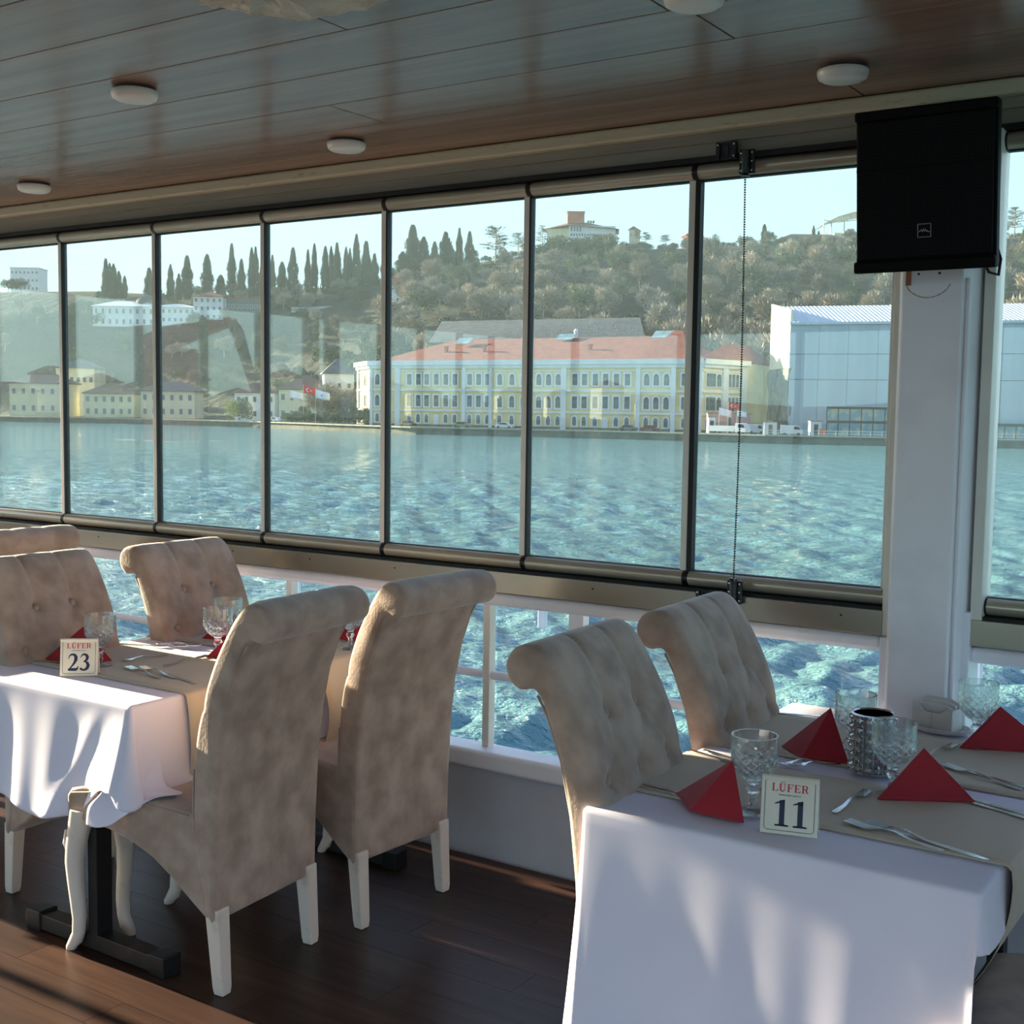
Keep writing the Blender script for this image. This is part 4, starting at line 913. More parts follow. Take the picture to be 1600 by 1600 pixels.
# ---- flags
def flag(px, ytop, ybase, fx, label, kind):
    d = itp(DW, px)+8; z0 = zpix(px, ybase, d); hh = zpix(px, ytop, d)-ZQ
    t = empty('flagpole', tuple(G(px, d, ZQ)), math.atan2(RR.y, RR.x), label=label, cat='flagpole')
    MB().tube([(0, 0, 0), (0, 0, hh)], [.09, .05], 6).obj('pole', mat('pole_white', (220, 220, 216), .4, noise=1, rgb2=(206, 206, 204)), t)
    FW = mat('flag_white', (235, 238, 242), .8, noise=.5, rgb2=(222, 228, 238)); FR = mat('flag_red', (214, 30, 42), .8, noise=.5, rgb2=(196, 24, 36))
    w, h, n = fx, fx*.62, 10; v = []; f = []
    for i in range(n+1):
        t_ = i/n; x = .06+w*t_; y = .25*math.sin(t_*7)*t_; dr = (.42*t_)*h
        for q in range(5): v.append((x, y+.05*q*t_, hh-.1-dr-h*q/4*(1-.15*t_)))
    for i in range(n):
        for q in range(4): a = i*5+q; f.append((a, a+1, a+6, a+5))
    mb = MB().add(v, f); o = mb.obj('flag', FR if kind == 'red' else FW, t, smooth=80); s_ = o.modifiers.new('thick', 'SOLIDIFY'); s_.thickness = .03
    if kind == 'red':
        def fp(u_, v_): 
            t_ = u_; return Vector((.06+w*t_, .25*math.sin(t_*7)*t_-.06, hh-.1-.42*t_*h-h*v_*(1-.15*t_)))
        cr = []; n2 = 20
        for k in range(n2+1):
            a = R(45)+R(270)*k/n2; cr.append((.36+.165*math.cos(a), .5+.25*math.sin(a)))
        for k in range(n2+1):
            a = R(315)-R(270)*k/n2; cr.append((.40+.135*math.cos(a), .5+.20*math.sin(a)))
        mbc = MB(); half = n2+1
        pts = [fp(a, b) for a, b in cr]; m2_ = [(k, k+1, len(pts)-2-k, len(pts)-1-k) for k in range(n2)]
        mbc.add(pts, m2_)
        st = [fp(.60+.09*(1 if k % 2 == 0 else .4)*math.cos(PI*k/5+PI), .5+.145*(1 if k % 2 == 0 else .4)*math.sin(PI*k/5+PI)) for k in range(10)]
        mbc.add(st+[fp(.60, .5)], [(k, (k+1) % 10, 10) for k in range(10)])
        c_ = mbc.obj('crescent_and_star', FW, o); c_.modifiers.new('thick', 'SOLIDIFY').thickness = .03
    elif kind == 'blue':
        MB().lathe([(0, 0), (.25, 0), (.25, .02), (0, .02)], 10).obj('emblem', mat('flag_blue', (90, 110, 190), .8, noise=2, rgb2=(80, 100, 180)), o)
        e = o.children[0]; e.location = (w*.45, .0, hh-.1-h*.7); e.rotation_euler = (R(90), 0, 0)
flag(453, 609, 660, 3.4, 'flagpole with plain white flag, left of the red flag', 'white')
flag(474, 601, 660, 3.4, 'flagpole flying a red flag with white crescent and star', 'red')
flag(493, 608, 660, 3.6, 'flagpole with white and blue flag, right of the big red flag', 'blue')
flag(1124, 636, 690, 2.6, 'short flagpole with white flag by the parked truck', 'white')
flag(1138, 627, 690, 2.2, 'short flagpole with small red flag by the parked truck', 'red')
flag(1152, 640, 690, 2.0, 'short flagpole with drooping white flag next to the truck cab', 'white')
# ---- vehicles
TYRE = mat('tyre', (22, 22, 22), .8, noise=8, rgb2=(32, 32, 32)); CARG = mat('car_glass', (30, 38, 44), .1, noise=1, rgb2=(44, 54, 60))
def vehicle(name, label, px, dd, L, kind, m_, cat='car'):
    d = itp(DW, px)+dd; A, B = G(px-10, itp(DW, px-10)+dd, 0), G(px+10, itp(DW, px+10)+dd, 0)
    t = empty(name, tuple(G(px, d, ZQ+.02)), math.atan2(B.y-A.y, B.x-A.x), label=label, cat=cat)
    M = VERT
    if kind == 'car': prof, gl, w = [(-.5, .3), (.5, .3), (.5, .75), (.42, .85), (.28, .95), (.16, 1.42), (-.22, 1.45), (-.36, 1.0), (-.5, .9)], [(.24, .97), (.14, 1.36), (-.21, 1.38), (-.32, 1.02)], 1.7
    elif kind == 'van': prof, gl, w = [(-.5, .35), (.5, .35), (.5, .95), (.42, 1.2), (.30, 2.0), (-.5, 2.1)], [(.40, 1.25), (.29, 1.85), (.1, 1.85), (.1, 1.25)], 1.9
    else: prof, gl, w = [(.22, .5), (.5, .5), (.5, 1.3), (.44, 2.2), (.38, 2.35), (.22, 2.35)], [(.475, 1.4), (.43, 2.1), (.30, 2.1), (.30, 1.4)], 2.1
    mk_ = lambda P: [(x*L, z) for x, z in P]
    b = MB().prism(mk_(prof), w, VERT, -w/2).obj('body', m_, t, bevel=.05)
    MB().prism(mk_(gl), w+.04, VERT, -w/2-.02).obj('side_window', CARG, b)
    wh_ = MB().lathe([(0, -.1), (.3, -.1), (.33, -.06), (.33, .06), (.3, .1), (0, .1)], 12).mesh('wheel', TYRE)
    for x in (-.31, .31):
        for y in (-w/2+.05, w/2-.05):
            o = link('wheel', wh_, t); o.location = (x*L, y, .33); o.rotation_euler = (R(90), 0, 0)
    if kind == 'truck':
        MB().bb((-.5*L, -w/2, .6), (.2*L, w/2, 1.0)).obj('flat_bed', WHS, t); MB().bb((-.5*L, -w/2, 1.0), (.2*L, -w/2+.08, 1.75)).bb((-.5*L, w/2-.08, 1.0), (.2*L, w/2, 1.75)).obj('bed_side', WHS, t)
    return t
CW_ = mat('car_white', (226, 228, 230), .3, noise=1, rgb2=(214, 216, 220)); CG_ = mat('car_grey', (110, 112, 110), .3, noise=1, rgb2=(96, 98, 98)); CD_ = mat('car_dark', (70, 62, 60), .35, noise=1, rgb2=(58, 52, 50)); CO_ = mat('car_olive', (150, 150, 120), .35, noise=1, rgb2=(136, 136, 110)); CR_ = mat('car_maroon', (110, 62, 56), .35, noise=1, rgb2=(96, 54, 50))
vehicle('car', 'white car parked on the quay left of the flagpoles', 432, 7, 4.4, 'car', CW_)
vehicle('car', 'dark car parked at the left end of the palace front', 638, 10, 4.2, 'car', CD_)
vehicle('car', 'olive car parked below the palace pilaster, third car from the left', 723, 8, 4.4, 'car', CO_)
vehicle('car', 'white car parked before the middle arched windows of the palace', 789, 8, 4.2, 'car', CW_)
vehicle('car', 'grey car parked near the pale quay patch', 983, 7, 3.9, 'car', CG_)
vehicle('car', 'maroon car parked below the three arched windows', 1016, 8, 4.0, 'car', CR_)
vehicle('truck', 'white flatbed truck parked by the short flagpoles', 1140, 4, 8.6, 'truck', CW_, 'truck')
vehicle('van', 'white van parked facing out right of the flatbed truck', 1186, 13, 3.6, 'van', CW_, 'van')
vehicle('van', 'white camper van on the quay before the warehouse door', 1238, 5, 4.4, 'van', CW_, 'van')
def kiosk(px, dd, w, h, label, m_):
    d = itp(DW, px)+dd; t = empty('kiosk', tuple(G(px, d, ZQ+.02)), math.atan2(RR.y, RR.x), label=label, cat='kiosk')
    MB().bb((-w/2, 0, 0), (w/2, 2, h)).obj('body', m_, t); MB().bb((-w/2-.15, -.15, h), (w/2+.15, 2.15, h+.15)).obj('roof', GREYR, t); MB().bb((-.4, -.04, .1), (.4, 0, h*.8)).obj('door', CARG, t)
kiosk(1205, 9, 2.6, 2.6, 'small white site cabin at the foot of the torn tarp', WHS); kiosk(1276, 8, 2.2, 2.9, 'small white kiosk left of the glass pavilion', WHS); kiosk(1222, 12, 2.8, 2.4, 'grey site cabin between tarp and camper van', GREYR)
kiosk(1113, 4, 1.4, 3.4, 'narrow white sign box at the left end of the flatbed truck', WHS); kiosk(1140, 11, 9, 4.2, 'pinkish gatehouse behind the short flagpoles', mat('pink_wall', (176, 140, 140), .8, noise=.6, rgb2=(150, 120, 120)))
wb2 = empty('orange_barrier', tuple(G(1287, itp(DW, 1287)+4, ZQ)), label='orange barrier block left of the glass pavilion', cat='barrier'); MB().bb((-.6, -.3, 0), (.6, .3, 1.5)).bb((-.9, -.35, 0), (.9, .35, .25)).obj('block', mat('barrier_orange', (206, 112, 70), .6, noise=1, rgb2=(190, 100, 64)), wb2)

# ---- sea haze over the far water and shore
hm = bpy.data.materials.new('sea_haze'); hm.use_nodes = True; hn = hm.node_tree; hn.nodes.clear()
ho = hn.nodes.new('ShaderNodeOutputMaterial'); hv = hn.nodes.new('ShaderNodeVolumeScatter'); hv.inputs['Color'].default_value = (.74, .92, .96, 1); hv.inputs['Density'].default_value = .00028; hv.inputs['Anisotropy'].default_value = .1
hn.links.new(hv.outputs[0], ho.inputs['Volume'])
hm2 = hm.copy(); hm2.node_tree.nodes['Volume Scatter'].inputs['Density'].default_value = .00016
for a, b, m_ in (((-900, 60, -6), (500, 780, 170), hm), ((-900, -500, -6), (-60, 59.9, 170), hm2)):
    o = MB().bb(a, b).obj('sea_haze', m_); o['kind'] = 'structure'

# ---- the other shore, seen only as a reflection in the panes: red crane, pale houses, bank
def MG(px, d, z):
    p = G(px, d, z); return Vector((p.x, 2*YW-p.y, z))
mb = MB(); n = 0
pxs = list(range(-500, 1500, 50))
for px in pxs:
    d = 330+.12*px
    for dd, z in ((0, ZW-1), (0, -2.0), (30, -1.8), (150, 3+2*math.sin(px*.01)), (320, 9+3*math.sin(px*.013+1))): mb.v.append(tuple(MG(px, d+dd, z)))
for i in range(len(pxs)-1):
    for j in range(4): a = i*5+j; mb.f.append((a, a+5, a+6, a+1))
o = mb.obj('opposite_bank', GRASS, smooth=60); o['kind'] = 'structure'
rr_ = random.Random(5)
for k in range(16):
    px = -60+k*72; d = 345+.12*px+rr_.uniform(0, 30); w = rr_.uniform(9, 15); h = rr_.uniform(7, 13)
    p = MG(px, d, -2); t = empty('shore_house', tuple(p), rr_.uniform(-.3, .3)-R(40), label='pale house on the opposite shore, seen only mirrored in the panes', cat='house', group='mirrored shore houses')
    MB().bb((-w/2, -5, 0), (w/2, 5, h)).obj('wall', (CREAM, PALEY, WHS)[k % 3], t)
    hip(t, [Vector((-w/2, -5, 0)), Vector((w/2, -5, 0)), Vector((w/2, 5, 0)), Vector((-w/2, 5, 0))], h, 2.5, 4.5, (BROWNR, REDR)[k % 2])
RC = mat('crane_red', (196, 60, 44), .5, noise=1, rgb2=(176, 50, 38))
D_ = 70
cpts = [MG(px, D_, 0)+Vector((0, 0, zpix(px, py, D_))) for px, py in ((235, 545), (262, 530), (310, 517), (362, 503))]
base = MG(262, D_, ZW); t = empty('crane', tuple(base), label='red crane boom on a barge, seen only mirrored in the left panes', cat='crane')
q = [c-base for c in cpts]
MB().tube(q, [1.0, .9, .6, .35], 4, a0=PI/4).obj('boom', RC, t)
MB().tube([q[3], MG(372, D_, zpix(372, 520, D_))-base, MG(408, D_, zpix(408, 640, D_))-base], [.3, .35, .3], 4).obj('jib', mat('jib_brown', (120, 96, 80), .6, noise=1, rgb2=(100, 84, 70)), t)
MB().bb((-1.2, -1.2, .4), (1.2, 1.2, q[0].z)).obj('mast', RC, t); MB().bb((-5, -4, -.5), (5, 4, 1.1)).obj('barge', CD_, t); MB().bb((-2.5, -2, 1.1), (2.5, 2, 4)).obj('cabin', PALEY, t)
#==PART4==
# ------------------------------------------------------------------ chairs
BUT = [(-.072, .935), (.072, .935), (-.15, .80), (0, .80), (.15, .80), (-.072, .665), (.072, .665), (0, .56)]
PLEATS = [((-.072, .935), (-.072, 1.12)), ((.072, .935), (.072, 1.12)), ((-.072, .935), (-.15, .80)), ((-.072, .935), (0, .80)), ((.072, .935), (0, .80)), ((.072, .935), (.15, .80)), ((-.15, .80), (-.23, .79)), ((.15, .80), (.23, .79)), ((-.15, .80), (-.072, .665)), ((0, .80), (-.072, .665)), ((0, .80), (.072, .665)), ((.15, .80), (.072, .665)), ((-.072, .665), (0, .56)), ((.072, .665), (0, .56)), ((-.072, .665), (-.2, .56)), ((.072, .665), (.2, .56))]
def segd(p, a, b):
    ax, ay = a; bx, by = b; dx, dy = bx-ax, by-ay; t = max(0, min(1, ((p[0]-ax)*dx+(p[1]-ay)*dy)/(dx*dx+dy*dy)))
    return math.hypot(p[0]-ax-t*dx, p[1]-ay-t*dy)
def smooth_loop(P, n):
    """closed Catmull-Rom resample"""
    P = [Vector((p[0], p[1])) for p in P]; m = len(P); out = []
    for i in range(m):
        a, b, c, d = P[i-1], P[i], P[(i+1) % m], P[(i+2) % m]
        L = (c-b).length; k = max(2, int(round(L/n)))
        for q in range(k):
            t = q/k; out.append(.5*((2*b)+(c-a)*t+(2*a-5*b+4*c-d)*t*t+(3*b-a-3*c+d)*t**3))
    return out
prof = [(-.19, .40), (-.185, .55), (-.195, .68), (-.22, .80), (-.26, .91), (-.305, .995), (-.345, 1.055), (-.385, 1.085), (-.432, 1.080), (-.458, 1.046), (-.452, 1.006), (-.422, .984), (-.388, .990), (-.366, .966), (-.348, .92), (-.318, .84), (-.292, .72), (-.275, .58), (-.266, .42), (-.262, .30), (-.26, .212), (-.235, .214), (-.215, .30)]
loop = smooth_loop(prof, .011)
nrmv = []
for i in range(len(loop)):
    t = (loop[(i+1) % len(loop)]-loop[i-1]).normalized(); nrmv.append(Vector((-t.y, t.x)))
area = sum(loop[i].x*loop[(i+1) % len(loop)].y-loop[(i+1) % len(loop)].x*loop[i].y for i in range(len(loop)))
sgn = 1 if area > 0 else -1        # inward normal sign
def backrest():
    WH = .222; ys = [-WH, -WH+.0015, -WH+.006, -WH+.014]+[(-WH+.014)+(2*(WH-.014))*k/58 for k in range(1, 58)]+[WH-.014, WH-.006, WH-.0015, WH]
    ins = lambda y: .014-math.sqrt(max(0, .014**2-max(0, abs(y)-(WH-.014))**2))
    v = []; n = len(loop)
    for y in ys:
        for i, p in enumerate(loop):
            q = p+nrmv[i]*sgn*ins(y)
            x, z = q.x, q.y
            f = 0
            frontish = (i < n*.62) and z > .46 and nrmv[i].x*sgn < .55 and x > -.46
            if frontish:
                # height along the front, continuing over the scroll
                zz = z if (z < 1.04 and x > -.35) else 1.04+(-.33-x)*.8
                w_ = 1 if x > -.36 else max(0, (x+.425)/.065)
                ed = max(0, 1-max(0, abs(y)-.17)/.05)
                puff = .010*ed
                dm = 0
                for b in BUT:
                    r = math.hypot(y-b[0], zz-b[1]); dm += .022*math.exp(-(r/.020)**2)+.007*math.exp(-(r/.05)**2)
                dp = 0
                for a, b in PLEATS:
                    s = segd((y, zz), a, b); dp = max(dp, (.0065 if b[1] > 1 else .0030)*math.exp(-(s/.007)**2)+(.0022 if b[1] > 1 else .003)*math.exp(-(s/.03)**2))
                f = (puff-min(.03, dm)-dp)*w_
            elif z < .98 and x < -.25: f = .003*math.cos(y*9)*math.sin(z*7)
            q = Vector((x, z))-nrmv[i]*sgn*f
            v.append((q.x, y, q.y))
    f = []
    for j in range(len(ys)-1):
        for i in range(n): a = j*n+i; b = j*n+(i+1) % n; f.append((a, b, b+n, a+n))
    mb = MB().add(v, f); 
    f0 = tuple(range(n)); mb.f.append(f0[::-1]); mb.f.append(tuple((len(ys)-1)*n+i for i in range(n)))
    return mb.mesh('backrest', FABRIC, smooth=70)
BACK = backrest()
st_poly = [(-.20, .495), (-.05, .505), (.12, .508), (.24, .504), (.285, .492), (.302, .47), (.302, .405), (.24, .402), (.14, .395), (.05, .375), (-.03, .345), (-.10, .302), (-.17, .250), (-.225, .212), (-.262, .212), (-.262, .30), (-.262, .40)]
MXZ = Matrix(((1, 0, 0, 0), (0, 0, 1, 0), (0, 1, 0, 0), (0, 0, 0, 1)))
def cabriole():
    path = [(.262, .43, .034), (.272, .38, .034), (.288, .32, .030), (.296, .27, .027), (.292, .21, .024), (.284, .15, .022), (.279, .10, .020), (.283, .055, .019), (.297, .025, .021), (.312, .008, .017), (.314, .0, .015)]
    mb = MB(); n = 8
    for x, z, r in path:
        for k in range(n):
            t = PI/n+2*PI*k/n; sq = 1/max(abs(math.cos(t)), abs(math.sin(t)))
            mb.v.append((x+r*math.cos(t)*min(sq, 1.15), r*math.sin(t)*min(sq, 1.15)*.95, z))
    for j in range(len(path)-1):
        for k in range(n): a = j*n+k; b = j*n+(k+1) % n; mb.f.append((a, a+n, b+n, b))
    mb.f.append(tuple(range(n))); mb.f.append(tuple((len(path)-1)*n+k for k in range(n))[::-1])
    # carved knee
    mb.tube([(.315, -.012, .36), (.325, -.004, .31), (.318, .006, .27)], [.006, .008, .003], 6); mb.tube([(.315, .012, .36), (.322, .012, .32), (.315, .004, .28)], [.004, .006, .003], 6)
    return mb.mesh('leg', LEGW, smooth=50)
FLEG = cabriole()
def rear_leg():
    mb = MB(); V = []
    for (x, z, r) in ((-.245, .24, .024), (-.262, .02, .019), (-.263, .0, .0165)):
        V += [(x-r, -r, z), (x+r, -r, z), (x+r, r, z), (x-r, r, z)]
    mb.add(V, [(0, 1, 2, 3), (4, 5, 1, 0), (5, 6, 2, 1), (6, 7, 3, 2), (7, 4, 0, 3), (8, 9, 5, 4), (9, 10, 6, 5), (10, 11, 7, 6), (11, 8, 4, 7), (11, 10, 9, 8)])
    return mb
RLEG = rear_leg()
def make_chair(label, group):
    t = empty('dining_chair', (0, 0, 0), label=label, cat='chair', group=group)
    s = MB().prism(st_poly, .436, MXZ, -.218).obj('seat', FABRIC, t, bevel=.010, seg=3)
    link('backrest', BACK, t)
    pk = MB()
    for y in (-.219, .219):
        pk = MB(); pk.tube([(p[0]+.0045, y*.986, p[1]) for p in ((-.260, .215), (-.264, .40), (-.274, .58), (-.291, .72), (-.318, .84), (-.352, .93), (-.38, .978))], .0032, 6); pk.obj('piping', FABRIC, t, smooth=60)
        pk = MB(); pk.tube([(-.19, y, .62), (-.186, y, .50), (-.195, y, .44), (-.262, y, .385)], .0028, 6); pk.obj('seam', FABRIC, t, smooth=60)
        pk = MB(); pk.tube([(-.17, y, .488), (0, y, .496), (.2, y, .494), (.28, y, .480)], .0028, 6); pk.obj('seam', FABRIC, t, smooth=60)
    bm_ = MB().lathe([(0, -.006), (.010, -.004), (.0125, 0), (.010, .004), (.005, .006), (0, .0065)], 14).mesh('button', FABRIC, smooth=60)
    for y, z in BUT:
        # find the front x at that height
        best = min((i for i in range(int(len(loop)*.4))), key=lambda i: abs(loop[i].y-z) + (10 if loop[i].x < -.34 else 0)); p = loop[best]
        nv = -nrmv[best]*sgn; o = link('button', bm_, t); q = p-nv*.016
        o.location = (q.x, y, q.y); o.rotation_euler = Vector((nv.x, 0, nv.y)).to_track_quat('Z', 'Y').to_euler()
    for y in (-.198, .198):
        o = link('leg', FLEG, t); o.location = (0, y, 0)
    for k, y in enumerate((-.192, .192)):
        if k == 0: rl = RLEG.obj('leg', LEGW, t, bevel=.004); rl.location = (0, y, 0); rm = rl
        else: o = rm.copy(); COL.objects.link(o); o.location = (0, y, 0)
    return t
ch0 = make_chair('x', 'suede dining chairs')
CH = [(-2.747, 2.476, PI+.085, 'nearest high suede chair seen from behind, white cloth corner lying on its seat'),
      (-2.700, 3.07, PI-.06, 'second high suede chair seen from behind, its right edge against the railing'),
      (-3.250, 3.20, .03, 'taupe tufted chair against the railing at the far left side of table 23'),
      (-3.300, 2.61, .02, 'taupe tufted chair cut by the left frame edge, beside the red napkin of table 23'),
      (-4.865, 3.12, PI, 'taupe chair far left, only its rolled top showing over the tufted chair in front'),
      (-1.075, 2.50, .04, 'taupe tufted chair on the left side of table 11, nearest to the camera'),
      (-1.070, 3.10, .04, 'taupe tufted chair on the left side of table 11, nearer the windows'),
      (-.262, 2.44, PI, 'grey brown chair seat in the lower right corner under the beige runner of table 11')]
for i, (x, y, a, lab) in enumerate(CH):
    c = ch0 if i == 0 else copy_tree(ch0)
    c.location = (x, y, .0005); c.rotation_euler = (0, 0, a); c['label'] = lab
# ------------------------------------------------------------------ tables
for (x, y, a, lab) in ((-5.03, 2.48, PI+.02, 'unseen high suede chair left of the frame edge, next to the aisle'), (-5.55, 3.2, .03, 'unseen tufted chair left of the frame edge, by the railing'), (-5.58, 2.6, .02, 'unseen tufted chair left of the frame edge, by the aisle')):
    c = copy_tree(ch0); c.location = (x, y, .0005); c.rotation_euler = (0, 0, a); c['label'] = lab  # unseen chairs, added to throw shadows across the floor
FOOT = mat('rusty_black_metal', (34, 28, 26), .5, noise=14, rgb2=(74, 48, 38), lo=.55, hi=.75, bump=(40, .2, .001))
TT = mat('table_board', (60, 44, 36), .6, noise=6, rgb2=(76, 56, 46))
def table(cx, y0, y1, hx, label):
    t = empty('dining_table', (cx, (y0+y1)/2, 0), label=label, cat='table', group='cloth covered dining tables'); hy = (y1-y0)/2
    MB().bb((-hx+.012, -hy+.012, .725), (hx-.012, hy-.012, .752)).obj('table_top', TT, t, bevel=.003)
    for s in (-1, 1):
        y = s*(hy-.02 if s < 0 else hy-.14); dx = .22
        if s < 0: y = -hy+.03
        MB().bb((dx-.02, y-.028, .05), (dx+.02, y+.028, .724)).obj('column', BLACK, t, bevel=.003)
        f_ = MB().bb((dx-.27, y-.028, .006), (dx+.27, y+.028, .055)).obj('foot_bar', FOOT, t, bevel=.004)
        for e in (-1, 1): MB().bb((dx+(.245 if e > 0 else -.31), y-.033, .0), (dx+(.31 if e > 0 else -.245), y+.033, .062)).obj('end_cap', BLACK, f_, bevel=.004)
        MB().bb((-.30, y-.025, .695), (.30, y+.025, .7245)).obj('top_bearer', BLACK, t, bevel=.002)
    MB().bb((dx-.02, -hy+.05, .38), (dx+.02, hy-.16, .42)).obj('cross_beam', BLACK, t)
    return t
T23 = table(-3.19, 2.27, 3.46, .40, 'dining table 23 on black metal feet under the left white cloth')
T11 = table(-.905, 2.255, 3.46, .41, 'dining table 11 under the right white cloth')
def cloth(cx, cy, hx, hy, dropf, flaref, foldf, label, ztop=.758, nt=26):
    """dropf/flaref(side, s) with side 0 front,1 right,2 back,3 left; s along 0..1 ccw"""
    per = []; N = 60; rc = .012
    cor = [(-1, -1), (1, -1), (1, 1), (-1, 1)]; nv = [(0, -1), (1, 0), (0, 1), (-1, 0)]
    for s in range(4):
        a = Vector((cor[s][0]*(hx-rc), cor[s][1]*(hy-rc))); b = Vector((cor[(s+1) % 4][0]*(hx-rc), cor[(s+1) % 4][1]*(hy-rc))); n_ = Vector(nv[s]); n2 = Vector(nv[(s+1) % 4])
        for k in range(N): per.append((a.lerp(b, k/(N-1)), n_, s, k/(N-1)))
        for k in range(1, 8): per.append((b, (n_*math.cos(k/8*PI/2)+n2*math.sin(k/8*PI/2)), s+10, k/8))
    v = []; f = []; M_ = len(per); c = Vector((0, 0))
    rows = []
    # top: a ring of points shrinking to the centre, flat
    for q in (0, .5, .9): rows.append([(c.lerp(p[0], q).x, c.lerp(p[0], q).y, ztop) for p in per])
    rows.append([(p[0].x+p[1].x*0, p[0].y, ztop) for p in per])
    for a in (30, 60, 90):
        rows.append([(p[0].x+p[1].x*rc*math.sin(R(a)), p[0].y+p[1].y*rc*math.sin(R(a)), ztop-rc+rc*math.cos(R(a))) for p in per])
    for j in range(1, nt+1):
        t = j/nt; row = []
        for i, (p, n_, s, u_) in enumerate(per):
            dr = dropf(s, u_); fl = flaref(s, u_); off = fl*t**1.3+foldf(s, u_, t)
            row.append((p.x+n_.x*(rc+off), p.y+n_.y*(rc+off), ztop-rc-dr*t))
        rows.append(row)
    for r in rows: v += r
    for j in range(len(rows)-1):
        for i in range(M_): a = j*M_+i; b = j*M_+(i+1) % M_; f.append((a, b, b+M_, a+M_))
    mb = MB().add(v, f); o = mb.obj('tablecloth', CLOTH, smooth=80)
    bm = bmesh.new(); bm.from_mesh(o.data); bmesh.ops.remove_doubles(bm, verts=bm.verts, dist=1e-5); bmesh.ops.recalc_face_normals(bm, faces=bm.faces); bm.to_mesh(o.data); bm.free()
    s_ = o.modifiers.new('thick', 'SOLIDIFY'); s_.thickness = .0014; s_.offset = -1
    o.location = (cx, cy, 0); return tag(o, label, 'tablecloth')
def sm(a, b, x): t = max(0, min(1, (x-a)/(b-a))); return t*t*(3-2*t)
# table 23: short overhang, folds, right front corner dropping on to the chair seat
def d23(s, u):
    if s == 0: return .335+.03*math.exp(-((u-.52)/.16)**2)-.11*sm(.70, .95, u)+.0*u
    if s == 10: return .235+.03*math.sin(u*PI)
    if s == 1: return .25-.03*u+.02*math.sin(u*14)
    if s == 11: return .24+.10*math.sin(u*PI)
    if s == 2: return .26
    if s == 12: return .26+.10*math.sin(u*PI)
    if s == 3: return .26+.05*u*u
    return .33+.02*math.sin(u*PI)
def f23(s, u):
    if s == 0: return .030+.02*sm(.8, 1, u)
    if s == 10: return .05+.035*math.sin(u*PI)
    if s == 1: return .02+.012*math.sin(u*11)
    return .03
def w23(s, u, t):
    if s == 0: return t*(.010*math.sin(u*13+.6+t*.8)+.004*math.sin(u*31+2))+.014*t*math.exp(-((u-.86+.25*t)/.05)**2)
    if s == 1: return t*.010*math.sin(u*18)
    if s > 3: return .0
    return t*.01*math.sin(u*16)
CL23 = cloth(-3.19, 2.865, .405, .60, d23, f23, w23, 'white tablecloth with short folded overhang on table 23')
c_ = CL23.copy(); COL.objects.link(c_); c_.location = (-5.47, 2.865, 0); c_['label'] = 'white tablecloth of the unseen table left of the frame edge'
T0 = copy_tree(T23); T0.location.x = -5.47; T0['label'] = 'unseen dining table left of the frame edge under a white cloth'  # table and cloth out of view, added for the floor shade they cast
# folded corner lying on the chair seat
cv = []; nU, nV = 10, 8
Pq = [[(-2.815, 2.262, .66), (-2.79, 2.30, .63), (-2.77, 2.36, .60)], [(-2.83, 2.232, .56), (-2.775, 2.262, .54), (-2.735, 2.35, .525)], [(-2.865, 2.222, .505), (-2.775, 2.238, .516), (-2.66, 2.34, .514)], [(-2.915, 2.222, .46), (-2.83, 2.222, .455), (-2.69, 2.262, .514)], [(-2.93, 2.225, .405), (-2.885, 2.222, .395), (-2.82, 2.225, .425)]]
def bez(P, u, v_):
    rows = []
    for r in P: rows.append((Vector(r[0])*(1-u)+Vector(r[1])*u) if u <= 0 else (Vector(r[0])*(1-u)**2+Vector(r[1])*2*u*(1-u)+Vector(r[2])*u*u))
    k = v_*(len(rows)-1); i = min(int(k), len(rows)-2); t = k-i
    p0, p1, p2, p3 = rows[max(0, i-1)], rows[i], rows[i+1], rows[min(len(rows)-1, i+2)]
    return .5*((2*p1)+(p2-p0)*t+(2*p0-5*p1+4*p2-p3)*t*t+(3*p1-p0-3*p2+p3)*t**3)
mb = MB(); nu, nv_ = 16, 28
for j in range(nv_+1):
    for i in range(nu+1): mb.v.append(tuple(bez(Pq, i/nu, j/nv_)))
for j in range(nv_):
    for i in range(nu): a = j*(nu+1)+i; mb.f.append((a, a+1, a+nu+2, a+nu+1))
o = mb.obj('cloth_corner', CLOTH, None, smooth=80); o.parent = CL23; o.location = (3.19, -2.865, 0); s_ = o.modifiers.new('thick', 'SOLIDIFY'); s_.thickness = .0016
# table 11: long front skirt, short right side
def d11(s, u):
    if s == 0: return .60+.01*math.sin(u*9)
    if s == 10: return .60-.50*sm(-.1, .16, u)
    if s == 1: return .10+.07*u
    if s == 11: return .2+.05*math.sin(u*PI)
    if s == 2: return .24
    if s == 12: return .24+.3*u
    if s == 3: return .54+.02*math.sin(u*8)
    return .55+.06*u
def f11(s, u):
    if s == 0: return .008+.03*(1-u)**3
    if s == 10: return .008
    if s == 1: return .006
    if s == 13: return .045
    return .02
def w11(s, u, t):
    if s == 0: return t*(.0035*math.sin(u*8.5+2.2)+.0015*math.sin(u*19+.4)+.0015*math.sin(u*37))
    if s in (1, 3, 2): return t*.008*math.sin(u*15+1)
    return 0
CL11 = cloth(-.905, 2.8575, .412, .605, d11, f11, w11, 'white tablecloth with long front skirt on table 11')
